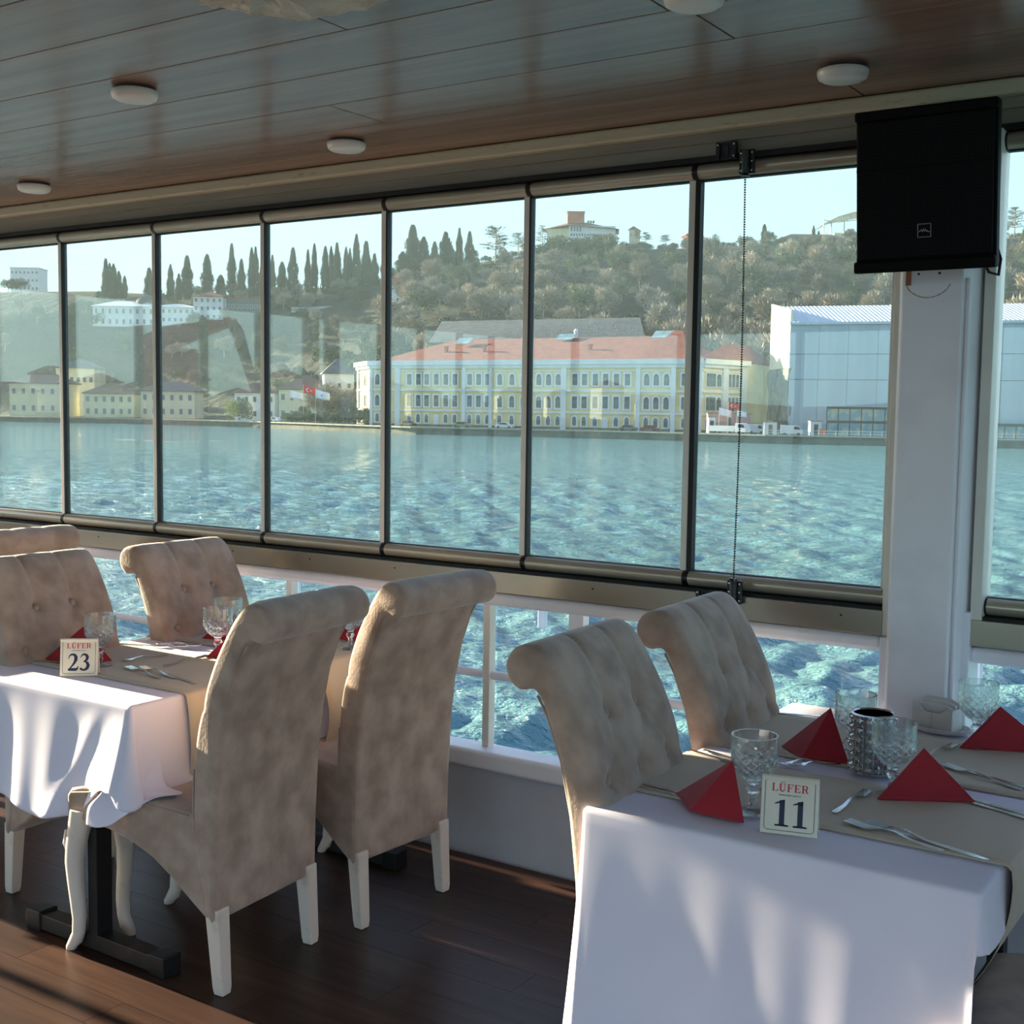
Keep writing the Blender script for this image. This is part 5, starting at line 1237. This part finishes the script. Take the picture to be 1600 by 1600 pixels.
# runners
def runner(cx, y0, y1, hx, dl, dr, label, zt=.7605, curl=0, kick=.0, outl=.03, outr=.03, skew=0):
    P = []
    n = 10
    for k in range(n, 0, -1):
        t = k/n; P.append((-hx-.016-outl*math.sin(t*PI/2)*.6-.012*t, zt-.012-dl*t))
    P += [(-hx-.0135, zt-.008), (-hx-.005, zt), (-hx+.02, zt+.0008)]
    P += [(-hx+(2*hx)*k/12, zt+.0008) for k in range(1, 12)]
    P += [(hx-.02, zt+.0008), (hx+.005, zt), (hx+.0135, zt-.008)]
    for k in range(1, n+1):
        t = k/n; P.append((hx+.016+outr*math.sin(min(1, t*1.1)*PI*.75)-curl*t**2.2, zt-.012-dr*t))
    mb = MB(); m = 10
    for j in range(m+1):
        for i, (x, z) in enumerate(P):
            w = max(0, abs(x)-hx); y = y0+(y1-y0)*j/m
            mb.v.append((cx+x+math.sin(j*.9+x)*.05*w*1.5, y+skew*(.7605-z)*(1), z))
    N_ = len(P)
    for j in range(m):
        for i in range(N_-1): a = j*N_+i; mb.f.append((a, a+1, a+N_+1, a+N_))
    o = mb.obj('table_runner', RUNNER, smooth=60); s_ = o.modifiers.new('thick', 'SOLIDIFY'); s_.thickness = .0012; s_.offset = 1
    return tag(o, label, 'table runner', 'beige table runners')
runner(-3.19, 2.455, 2.86, .405, .24, .25, 'beige runner under sign 23, nearest the camera on that table', outr=.015)
runner(-3.19, 3.01, 3.36, .405, .24, .26, 'beige runner at the window end of table 23', outr=.05)
runner(-.905, 2.415, 2.775, .412, .24, .245, 'beige runner beside sign 11, its end tucked under the right table edge', curl=.075, outr=.004)
runner(-.905, 2.875, 3.285, .412, .24, .30, 'beige runner under the napkin holder, at the window end of the right table')

# ------------------------------------------------------------------ lettering
def strip(mb, pts, M, th=.0006):
    """variable width stroke; pts = (x,y,halfwidth)"""
    L_, R_ = [], []
    for i, (x, y, w) in enumerate(pts):
        a = Vector(pts[max(0, i-1)][:2]); b = Vector(pts[min(len(pts)-1, i+1)][:2]); d = (b-a).normalized(); n_ = Vector((-d.y, d.x))
        L_.append((x+n_.x*w, y+n_.y*w)); R_.append((x-n_.x*w, y-n_.y*w))
    vs = [M @ Vector((p[0], p[1], th)) for p in L_]+[M @ Vector((p[0], p[1], th)) for p in R_]; n = len(pts)
    mb.add(vs, [(i, i+1, n+i+1, n+i) for i in range(n-1)])
def rect(mb, x0, y0, x1, y1, M, th=.0006): mb.add([M @ Vector(p) for p in ((x0, y0, th), (x1, y0, th), (x1, y1, th), (x0, y1, th))], [(0, 1, 2, 3)])
def arcp(cx, cy, rx, ry, a0, a1, wf, n=16):
    return [(cx+rx*math.cos(R(a0+(a1-a0)*k/n)), cy+ry*math.sin(R(a0+(a1-a0)*k/n)), wf(k/n)) for k in range(n+1)]
GW = dict(L=.84, U=.98, F=.84, E=.86, R=.98)
def glyph(mb, c, M):
    r = lambda *a: rect(mb, *a, M)
    if c in 'LFE':
        r(.12, 0, .32, 1); r(.02, 0, .42, .06); r(.02, .94, .42, 1)
        if c == 'L': r(.3, 0, .78, .07); mb.add([M @ Vector(p) for p in ((.62, .05, .0006), (.78, .05, .0006), (.80, .32, .0006), (.76, .32, .0006))], [(0, 1, 2, 3)])
        if c in 'FE':
            r(.3, .93, .78, 1); mb.add([M @ Vector(p) for p in ((.64, .95, .0006), (.78, .95, .0006), (.78, .70, .0006), (.74, .70, .0006))], [(0, 1, 2, 3)])
            r(.3, .48, .58, .55); r(.54, .38, .60, .65)
        if c == 'E': r(.3, 0, .78, .07); mb.add([M @ Vector(p) for p in ((.64, .05, .0006), (.78, .05, .0006), (.82, .32, .0006), (.78, .32, .0006))], [(0, 1, 2, 3)])
    if c == 'U':
        r(.12, .3, .32, 1); r(.02, .94, .42, 1); r(.70, .3, .78, 1); r(.58, .94, .92, 1)
        strip(mb, arcp(.48, .32, .265, .29, 180, 360, lambda t: .10-.06*t), M)
        for x in (.34, .62): r(x-.075, 1.10, x+.075, 1.24)
    if c == 'R':
        r(.12, 0, .32, 1); r(.02, 0, .42, .06); r(.02, .94, .42, 1); r(.3, .93, .55, 1); r(.3, .47, .55, .54)
        strip(mb, arcp(.52, .735, .20, .23, 90, -90, lambda t: .035+.065*math.sin(t*PI)), M)
        strip(mb, [(.46, .5, .06), (.6, .42, .09), (.68, .25, .09), (.74, .08, .08), (.86, .03, .04), (.94, .07, .02)], M)
def word(mb, s, M, h, cx, y, gap=.06):
    tot = sum(GW[c] for c in s)+gap*(len(s)-1); x = cx-tot*h/2
    for c in s:
        glyph(mb, c, M @ Matrix.Translation((x, y, 0)) @ Matrix.Diagonal((h, h, 1, 1))); x += (GW[c]+gap)*h
def digit(mb, c, M):
    if c == '1':
        rect(mb, .24, .05, .46, .97, M); strip(mb, [(.08, .03, .03), (.2, .035, .035), (.35, .05, .045), (.5, .035, .035), (.62, .03, .03)], M); rect(mb, .06, 0, .64, .06, M)
        mb.add([M @ Vector(p) for p in ((.46, 1, .0006), (.40, 1, .0006), (.04, .86, .0006), (.05, .82, .0006), (.25, .86, .0006), (.46, .8, .0006))], [(0, 1, 2, 3, 4, 5)])
    if c == '2':
        strip(mb, [(.06, .70, .02), (.10, .82, .03), (.20, .93, .05), (.32, .955, .055), (.45, .92, .085), (.53, .80, .11), (.53, .66, .11), (.46, .50, .08), (.34, .34, .055), (.20, .19, .04), (.08, .07, .035)], M)
        strip(mb, [(.03, .04, .01), (.06, .075, .07), (.3, .08, .085), (.55, .08, .085), (.63, .14, .06), (.68, .28, .015)], M)
    if c == '3':
        strip(mb, [(.08, .76, .02), (.14, .86, .03), (.24, .945, .05), (.36, .95, .06), (.47, .89, .085), (.52, .78, .10), (.48, .66, .085), (.38, .57, .05), (.26, .53, .02)], M)
        strip(mb, [(.26, .54, .02), (.40, .53, .05), (.52, .45, .09), (.57, .31, .11), (.52, .17, .10), (.40, .07, .07), (.26, .045, .05), (.16, .08, .06), (.08, .13, .07), (.04, .14, .03)], M)
CARD = mat('sign_card', (226, 220, 204), .4, noise=10, rgb2=(218, 212, 194)); NAVY = mat('navy_print', (24, 26, 62), .5, noise=40, rgb2=(30, 32, 70)); REDP = mat('red_print', (196, 32, 56), .5, noise=40, rgb2=(206, 44, 66)); LINE = mat('line_print', (60, 60, 58), .5, noise=40, rgb2=(74, 74, 70))
def table_sign(p0, p1, num, label):
    p0, p1 = Vector(p0), Vector(p1); v = p1-p0; w = .113; h = .116; c = (p0+p1)/2
    t = empty('table_sign', (c.x, c.y, .7585), math.atan2(v.y, v.x), label=label, cat='sign')
    tl = R(9)
    pl = MB().prism([(-w/2, 0), (w/2, 0), (w/2, h), (-w/2, h)], .003, Matrix.Identity(4), -.003).obj('front_plate', CARD, t, bevel=.001)
    pl.rotation_euler = (PI/2-tl, 0, 0); pl.location = (0, 0, .002)
    bp = MB().prism([(-w/2, 0), (w/2, 0), (w/2, h), (-w/2, h)], .003, Matrix.Identity(4), 0).obj('back_plate', CARD, t, bevel=.001); bp.rotation_euler = (PI/2+tl*1.4, 0, 0); bp.location = (0, 2*h*math.sin(tl)*1.05+.004, .002)
    M = Matrix.Identity(4)
    mb = MB(); q = .0075; r_ = .007; ol = []
    for cx, cy, a in ((w/2-q-r_, q+r_, -90), (w/2-q-r_, h-q-r_, 0), (-w/2+q+r_, h-q-r_, 90), (-w/2+q+r_, q+r_, 180)):
        for k in range(6): ol.append((cx+r_*math.cos(R(a+18*k)), cy+r_*math.sin(R(a+18*k)), .00055))
    ol.append(ol[0]); strip(mb, ol, M); mb.obj('border_line', LINE, pl)
    mb = MB(); word(mb, 'LUFER', M, .0155, 0, .0850); mb.obj('red_lettering', REDP, pl)
    mb = MB()
    for i, c_ in enumerate(num): digit(mb, c_, M @ Matrix.Translation(((-.031 if i == 0 else .005) if num == '11' else (-.034 if i == 0 else .001), .016, 0)) @ Matrix.Diagonal((.047, .053, 1, 1)))
    mb.obj('number', NAVY, pl)
    cu = bpy.data.curves.new('web_text', 'FONT'); cu.body = 'www.lufer.com.tr'; cu.size = .0062; cu.align_x = 'CENTER'
    to = bpy.data.objects.new('tmp', cu); COL.objects.link(to); dg = bpy.context.evaluated_depsgraph_get(); me = bpy.data.meshes.new_from_object(to.evaluated_get(dg)); bpy.data.objects.remove(to)
    me.materials.clear(); me.materials.append(NAVY); o = link('web_lettering', me, pl); o.location = (0, .0765, .0006)
    return t
table_sign((-.942, 2.322, 0), (-.832, 2.352, 0), '11', 'cream table sign with the number eleven, on the right white cloth')
table_sign((-3.268, 2.385, 0), (-3.175, 2.465, 0), '23', 'cream table sign with the number twenty three, on the left white cloth')

# ------------------------------------------------------------------ napkins
def napkin(L, Rr, apex, label, fwd=.03, back=.10, h=.11):
    L = Vector((*L, .762)); Rr = Vector((*Rr, .762)); T = Vector((*apex, .762+h)); v = (Rr-L).normalized(); n_ = Vector((v.y, -v.x, 0)); c = (L+Rr)/2
    t = empty('folded_napkin', (c.x, c.y, .7625), label=label, cat='napkin', group='red folded napkins')
    L, Rr, T = L-Vector((c.x, c.y, .762)), Rr-Vector((c.x, c.y, .762)), T-Vector((c.x, c.y, .762))
    Mf = (L+Rr)/2+n_*fwd; Bk = (L+Rr)/2-n_*back
    def shell(s, dz, nm):
        P = [p*s for p in (L, Mf, Rr, Bk)]; Tt = T*s; mb = MB(); n = 6
        for a, b in ((0, 1), (1, 2), (2, 3), (3, 0)):
            base = len(mb.v)
            for j in range(n+1):
                for i in range(n+1-j):
                    w0 = j/n; u_ = i/n; p = Tt*w0+P[a]*(1-w0-u_)+P[b]*u_
                    bul = math.sin(PI*(1-w0-u_))*math.sin(PI*u_)*.004*(1 if a < 2 else .5)
                    p = p+Vector((0, 0, dz))+(P[a]+P[b]).normalized()*bul*(1-w0) - Vector((0, 0, .003*math.sin(u_*9)*(1-w0)*0))
                    mb.v.append(tuple(p))
            idx = {}; k = base
            for j in range(n+1):
                for i in range(n+1-j): idx[(j, i)] = k; k += 1
            for j in range(n):
                for i in range(n-j):
                    mb.f.append((idx[(j, i)], idx[(j, i+1)], idx[(j+1, i)]))
                    if i < n-j-1: mb.f.append((idx[(j, i+1)], idx[(j+1, i+1)], idx[(j+1, i)]))
        o = mb.obj(nm, NAPKIN, t); s_ = o.modifiers.new('thick', 'SOLIDIFY'); s_.thickness = .0016; s_.offset = -1; return o
    shell(1.0, .003, 'outer_fold'); shell(.965, .0, 'inner_fold')
    # turned-under hem along the base
    for a, b in ((L, Mf), (Mf, Rr)):
        MB().tube([a+Vector((0, 0, .003)), (a+b)/2+Vector((0, 0, .0045)), b+Vector((0, 0, .003))], [.002, .003, .002], 6).obj('hem', NAPKIN, t, smooth=50)
    return t
napkin((-1.185, 2.44), (-.985, 2.345), (-1.035, 2.395), 'red napkin just left of the sign 11', .05, .07)
napkin((-1.145, 2.955), (-.955, 2.90), (-1.03, 2.975), 'red napkin behind the mirrored candle holder on table 11', .05, .06)
napkin((-.812, 2.665), (-.632, 2.775), (-.735, 2.735), 'flat fronted dark red napkin right of the candle holder', .002, .08)
napkin((-.775, 3.21), (-.565, 3.31), (-.69, 3.25), 'dark red napkin beside the goblet at the right frame edge', .002, .08)
napkin((-3.505, 2.51), (-3.315, 2.625), (-3.395, 2.575), 'sunlit red napkin behind the sign 23', .03, .07)
napkin((-3.39, 3.08), (-3.20, 3.20), (-3.30, 3.17), 'small red napkin at the window end of table 23, left side', .02, .07)
napkin((-3.12, 2.85), (-2.97, 2.98), (-3.03, 2.93), 'red napkin mostly hidden by the nearest high chair back', .02, .07)
napkin((-3.02, 3.37), (-2.85, 3.43), (-2.935, 3.42), 'red napkin seen between the two high chair backs', .02, .05)

# ------------------------------------------------------------------ glass
def crystal(name, bump=True, tintc=(.96, .98, .98)):
    m = bpy.data.materials.new(name); m.use_nodes = True; n = m.node_tree; n.nodes.clear(); o = n.nodes.new('ShaderNodeOutputMaterial')
    g = n.nodes.new('ShaderNodeBsdfGlass'); g.inputs['IOR'].default_value = 1.5; g.inputs['Roughness'].default_value = 0; g.inputs[0].default_value = (*tintc, 1)
    tr = n.nodes.new('ShaderNodeBsdfTransparent'); tr.inputs[0].default_value = (.93, .95, .95, 1); mx = n.nodes.new('ShaderNodeMixShader'); mx.inputs[0].default_value = .22
    n.links.new(g.outputs[0], mx.inputs[1]); n.links.new(tr.outputs[0], mx.inputs[2]); n.links.new(mx.outputs[0], o.inputs[0])
    return m
CRY = crystal('cut_glass')
def goblet():
    t = empty('goblet', cat='glass', group='cut crystal goblets')
    # bowl with cut diamonds: outer surface displaced by a lattice of V grooves
    n, mz = 96, 44; H0, H1 = .066, .166; mb = MB()
    def rad(z):
        q = (z-H0)/(H1-H0); return .0475*(min(1, (q*2.6)**.45) if q < .36 else 1)*(1+.035*q) if q > .0 else .006
    for j in range(mz+1):
        q = j/mz; z = H0+(H1-H0)*q**1.15
        for k in range(n):
            a = 2*PI*k/n; g = 0
            if .10 < q < .80:
                u_ = a/(2*PI)*12; w_ = q*5.2
                g1 = abs((u_+w_) % 1-.5)*2; g2 = abs((u_-w_) % 1-.5)*2
                dep = .0034 if q < .55 else .0034*max(0, 1-(q-.55)/.25)*(1 if (int(u_) % 2) else .7)
                g = dep*(max(0, 1-g1*4.0)+max(0, 1-g2*4.0))
            r = rad(z)-g; mb.v.append((r*math.cos(a), r*math.sin(a), z))
    for j in range(mz):
        for k in range(n): a = j*n+k; b = j*n+(k+1) % n; mb.f.append((a, b, b+n, a+n))
    # inner wall
    base = len(mb.v)
    for j in range(13):
        q = 1-j/12; z = H0+.012+(H1-H0-.012)*q
        for k in range(n): a = 2*PI*k/n; r = max(.002, rad(z)-.0042); mb.v.append((r*math.cos(a), r*math.sin(a), z))
    for k in range(n): a = mz*n+k; b = mz*n+(k+1) % n; mb.f.append((a, b, base+(k+1) % n, base+k))
    for j in range(12):
        for k in range(n): a = base+j*n+k; b = base+j*n+(k+1) % n; mb.f.append((a, b, b+n, a+n))
    mb.f.append(tuple(base+12*n+k for k in range(n))); mb.f.append(tuple(range(n))[::-1])
    mb.obj('bowl', CRY, t, smooth=12)
    MB().lathe([(0, .066), (.014, .066), (.010, .060), (.013, .054), (.016, .049), (.013, .044), (.008, .038), (.007, .028), (.010, .022), (.008, .016), (.012, .010), (.0, .009)], 10).obj('stem', CRY, t)
    MB().lathe([(0, .0), (.036, .0), (.0365, .002), (.034, .0045), (.016, .008), (.010, .012), (0, .012)], 32).obj('foot', CRY, t, smooth=50)
    return t
g0 = goblet()
GOB = [(-1.0, 2.425, 'crystal goblet left of sign 11, between sign and red napkin'), (-.955, 2.935, 'crystal goblet behind the mirrored candle holder'), (-.795, 2.715, 'crystal goblet in front of the candle holder, stem behind the flat red napkin'), (-.745, 3.255, 'crystal goblet by the napkin holder at the window end of table 11'),
       (-3.29, 2.56, 'crystal goblet behind sign 23'), (-3.10, 2.885, 'crystal goblet left of the nearest high chair back'), (-3.22, 3.045, 'crystal goblet behind another, farther along table 23'), (-2.85, 3.265, 'crystal goblet glimpsed between the two high chair backs')]
for i, (x, y, lab) in enumerate(GOB):
    c = g0 if i == 0 else copy_tree(g0); c.location = (x, y, .7625); c['label'] = lab; c.rotation_euler = (0, 0, i*.7)
# mirrored candle holder
MIR = mat('mirror_metal', (226, 228, 230), .12, metal=.85, noise=30, rgb2=(200, 204, 208)); MIRD = mat('mirror_dark', (176, 180, 184), .3, metal=.6, noise=30, rgb2=(150, 154, 160))
hd = empty('candle_holder', (-.888, 2.862, .7625), label='round candle holder made of mirrored crystal beads, centre of table 11', cat='candle holder')
MB().lathe([(.034, .001), (.044, .004), (.046, .012), (.046, .138), (.043, .138), (.043, .014), (0, .012)], 36).obj('inner_cup', MIRD, hd, smooth=40)
for z in (.008, .142): MB().lathe([(.047, z-.002), (.0525, z-.001), (.0525, z+.001), (.047, z+.003), (.045, z), (.047, z-.002)], 36).obj('rim_ring', MIR, hd, smooth=60)
bead = MB().add([(0, -.011, 0), (0, .011, 0), (0, 0, -.0105), (0, 0, .0105), (.0085, -.004, -.004), (.0085, .004, -.004), (.0085, .004, .004), (.0085, -.004, .004)], [(4, 5, 6, 7), (0, 4, 7), (1, 6, 5), (2, 5, 4), (3, 7, 6), (0, 2, 4), (2, 1, 5), (1, 3, 6), (3, 0, 7), (0, 3, 1, 2)]).mesh('bead', MIR)
for j in range(6):
    for k in range(13):
        o = link('bead', bead, hd); a = 2*PI*(k+.0)/13; o.location = (.0465*math.cos(a), .0465*math.sin(a), .020+j*.0225); o.rotation_euler = (0, 0, a)
for k in range(13):
    a = 2*PI*(k+.5)/13; MB().tube([(.0485*math.cos(a), .0485*math.sin(a), .006), (.0485*math.cos(a), .0485*math.sin(a), .142)], .0016, 5).obj('wire', MIR, hd)
for j in range(5):
    MB().lathe([(.0478, .0305+j*.0225), (.0492, .0312+j*.0225), (.0478, .032+j*.0225), (.0478, .0305+j*.0225)], 36).obj('hoop', MIR, hd)
MB().tube([(-.051*math.cos(R(30)), -.051*math.sin(R(30)), .05), (-.064*math.cos(R(30)), -.064*math.sin(R(30)), .055), (-.068*math.cos(R(30)), -.068*math.sin(R(30)), .072), (-.060*math.cos(R(30)), -.060*math.sin(R(30)), .082), (-.051*math.cos(R(30)), -.051*math.sin(R(30)), .075)], .002, 6).obj('handle', MIR, hd, smooth=60)
# napkin holder
WPL = mat('white_plastic', (224, 222, 222), .35, noise=12, rgb2=(214, 212, 212)); PAPER = mat('paper_napkin', (236, 236, 238), .85, noise=20, rgb2=(226, 226, 230))
nh = empty('napkin_holder', (-.872, 3.372, .7625), R(-14), label='white plastic napkin holder on an oval tray, window end of table 11', cat='napkin holder')
mb = MB(); n = 40
for z, s in ((0, .92), (.004, 1), (.014, 1.04), (.014, .99), (.007, .95)):
    for k in range(n): a = 2*PI*k/n; mb.v.append((.088*s*math.cos(a), .055*s*math.sin(a), z))
for j in range(4):
    for k in range(n): a = j*n+k; b = j*n+(k+1) % n; mb.f.append((a, b, b+n, a+n))
mb.f.append(tuple(range(n))[::-1]); mb.f.append(tuple(4*n+k for k in range(n))); mb.obj('tray', WPL, nh, smooth=50)
wallp = [(-.058, .008), (.058, .008), (.058, .068), (.046, .070), (.022, .052), (-.022, .052), (-.040, .070), (-.058, .076)]
for y in (-.030, .024): MB().prism(wallp, .005, VERT, -y).obj('side_wall', WPL, nh, bevel=.001)
for x in (-.058, .053): MB().bb((x, -.030, .008), (x+.005, .024, .066)).obj('end_wall', WPL, nh)
MB().bb((-.002, -.037, .008), (.002, -.034, .052)).obj('rib', WPL, nh)
for k, (y, h_) in enumerate(((-.020, .074), (-.008, .082), (.006, .086))):
    o = MB().prism([(-.05, .01), (.05, .01), (.05, h_*.9), (.02, h_), (-.05, h_*.97)], .009, VERT, 0).obj('paper_napkin', PAPER, nh, bevel=.002); o.location = (0, y+.009, 0); o.rotation_euler = (R(-3*k), 0, 0)

# ------------------------------------------------------------------ cutlery
def bend(poly, th, zf, name):
    """flat outline polygon along +x extruded, lifted by zf(x)"""
    bm = bmesh.new(); vs = [bm.verts.new((p[0], p[1], 0)) for p in poly]; f = bm.faces.new(vs); bmesh.ops.triangulate(bm, faces=[f])
    r = bmesh.ops.extrude_face_region(bm, geom=list(bm.faces)); 
    for e in r['geom']:
        if isinstance(e, bmesh.types.BMVert): e.co.z += th
    for v in bm.verts: v.co.z += zf(v.co.x)
    bmesh.ops.recalc_face_normals(bm, faces=bm.faces); me = bpy.data.meshes.new(name); bm.to_mesh(me); bm.free(); me.materials.append(CHROME)
    me.polygons.foreach_set('use_smooth', [True]*len(me.polygons)); me.set_sharp_from_angle(angle=R(40)); return me
# unit pieces are 0.2 m long, tip at x=0, handle end at x=.2
def half_outline(pts): return pts+[(x, -y) for x, y in reversed(pts)]
handle = [(.075, .0028), (.10, .0030), (.14, .0048), (.175, .0072), (.192, .0075), (.199, .0045)]
fork_pts = []
tw = .0215
xs_t = []
# tines
P_ = [(.048, .0115), (.056, .0108), (.065, .006)]+handle
up = []
for k in range(4):
    yc = .0105-k*.007; up += [(.046 if k else .048, yc+.0021), (.002, yc+.0014), (.0, yc), (.002, yc-.0014), (.046, yc-.0021)]
lo = [(x, -y) for x, y in reversed(P_)]
fork_poly = P_[::-1][:-0] if False else None
outline = up[::1]+[(x, -y) for x, y in P_]+[(x, y) for x, y in reversed(P_)]
FORK = bend(outline, .0016, lambda x: .002+.010*math.exp(-((x-.09)/.035)**2)+(.004*math.exp(-((x-.0)/.018)**2)), 'fork')
KNIFE = bend([(0, -.002), (.008, .006), (.03, .0088), (.085, .0080), (.095, .0045), (.12, .005), (.17, .0065), (.196, .006), (.2, .003), (.2, -.003), (.196, -.006), (.17, -.0065), (.12, -.005), (.095, -.0045), (.085, -.0075), (.03, -.0060)], .0022, lambda x: .001, 'knife')
sp_o = [(0.0, .0), (.003, .008), (.012, .0135), (.024, .015), (.036, .0125), (.046, .007), (.055, .004)]+handle[1:]
SPOON = bend([(x, y) for x, y in sp_o]+[(x, -y) for x, y in reversed(sp_o[1:])], .0016, lambda x: .002+.010*math.exp(-((x-.085)/.03)**2)+.004*math.exp(-(x/.012)**2), 'spoon')
def cutlery(me, tip, end, label, L=None, cat=None, z=.7625):
    o = link(me.name, me); v = Vector((end[0]-tip[0], end[1]-tip[1], 0)); l_ = L or v.length; o.location = (tip[0], tip[1], z); o.rotation_euler = (0, 0, math.atan2(v.y, v.x)); s = l_/.2; o.scale = (s, min(1.15, max(.8, s)), 1)
    return tag(o, label, cat or me.name.split('.')[0], 'table cutlery')
cutlery(FORK, (-.845, 2.705), (-.858, 2.495), 'short fork lying alone on the beige runner right of sign 11', .19)
cutlery(FORK, (-.815, 2.475), (-.565, 2.405), 'front fork of the pair at the front edge of table 11', .22)
cutlery(FORK, (-.780, 2.492), (-.60, 2.44), 'rear fork of the pair at the front edge of table 11', .19)
cutlery(KNIFE, (-.52, 2.418), (-.70, 2.472), 'knife behind the two forks at the front edge of table 11', .21)
cutlery(FORK, (-.765, 3.022), (-.565, 2.925), 'fork at the right of table 11 near the frame edge, beside a knife', .22)
cutlery(KNIFE, (-.52, 2.935), (-.70, 3.005), 'knife lying beside the fork at the right of table 11', .20)
cutlery(KNIFE, (-.46, 2.705), (-.64, 2.765), 'thin knife handle emerging right of the flat red napkin, front one', .21)
cutlery(KNIFE, (-.46, 2.725), (-.63, 2.785), 'thin knife handle right of the flat red napkin, rear one', .20)
cutlery(FORK, (-.79, 3.225), (-.83, 3.03), 'fork pointing to the window below the napkin holder', .19)
cutlery(SPOON, (-1.085, 2.785), (-1.02, 2.90), 'small spoon behind the goblet left of sign 11', .15)
cutlery(FORK, (-1.06, 2.79), (-.99, 2.86), 'short fork touching the small spoon behind the goblet', .13)
cutlery(KNIFE, (-1.13, 2.725), (-1.30, 2.775), 'knife on the left edge of table 11 behind the front goblet', .20)
cutlery(KNIFE, (-1.12, 2.745), (-1.28, 2.80), 'knife just behind the other knife at the left edge of table 11', .18)
cutlery(KNIFE, (-1.11, 3.33), (-1.28, 3.285), 'knife at the far left corner of table 11 near the window', .19)
cutlery(KNIFE, (-1.13, 2.425), (-1.305, 2.445), 'dark edged knife at the front left corner of table 11', .20)
cutlery(KNIFE, (-1.12, 2.445), (-1.295, 2.462), 'second knife just behind the front left corner knife', .19)
cutlery(KNIFE, (-3.36, 2.90), (-3.53, 2.835), 'knife on the left half of table 23 behind the goblet', .19)
cutlery(FORK, (-3.30, 2.935), (-3.42, 2.875), 'fork next to the knife on the left half of table 23', .18)
cutlery(FORK, (-3.26, 2.95), (-3.38, 2.91), 'second fork next to the knife on the left half of table 23', .17, z=.7665)
cutlery(SPOON, (-3.285, 2.645), (-3.255, 2.785), 'spoon in the middle of the near beige runner of table 23', .16)
cutlery(FORK, (-3.125, 2.865), (-3.115, 2.67), 'fork pointing to the napkin hidden by the chair back', .20)
cutlery(FORK, (-3.19, 2.585), (-2.95, 2.535), 'front fork of the pair at the right edge of table 23', .21)
cutlery(FORK, (-3.155, 2.612), (-2.90, 2.56), 'rear fork of the pair at the right edge of table 23', .21)
cutlery(KNIFE, (-3.02, 2.595), (-2.84, 2.555), 'knife behind the fork pair at the right edge of table 23', .18)
cutlery(KNIFE, (-3.34, 2.515), (-3.51, 2.475), 'sunlit knife at the left front edge of table 23', .19)
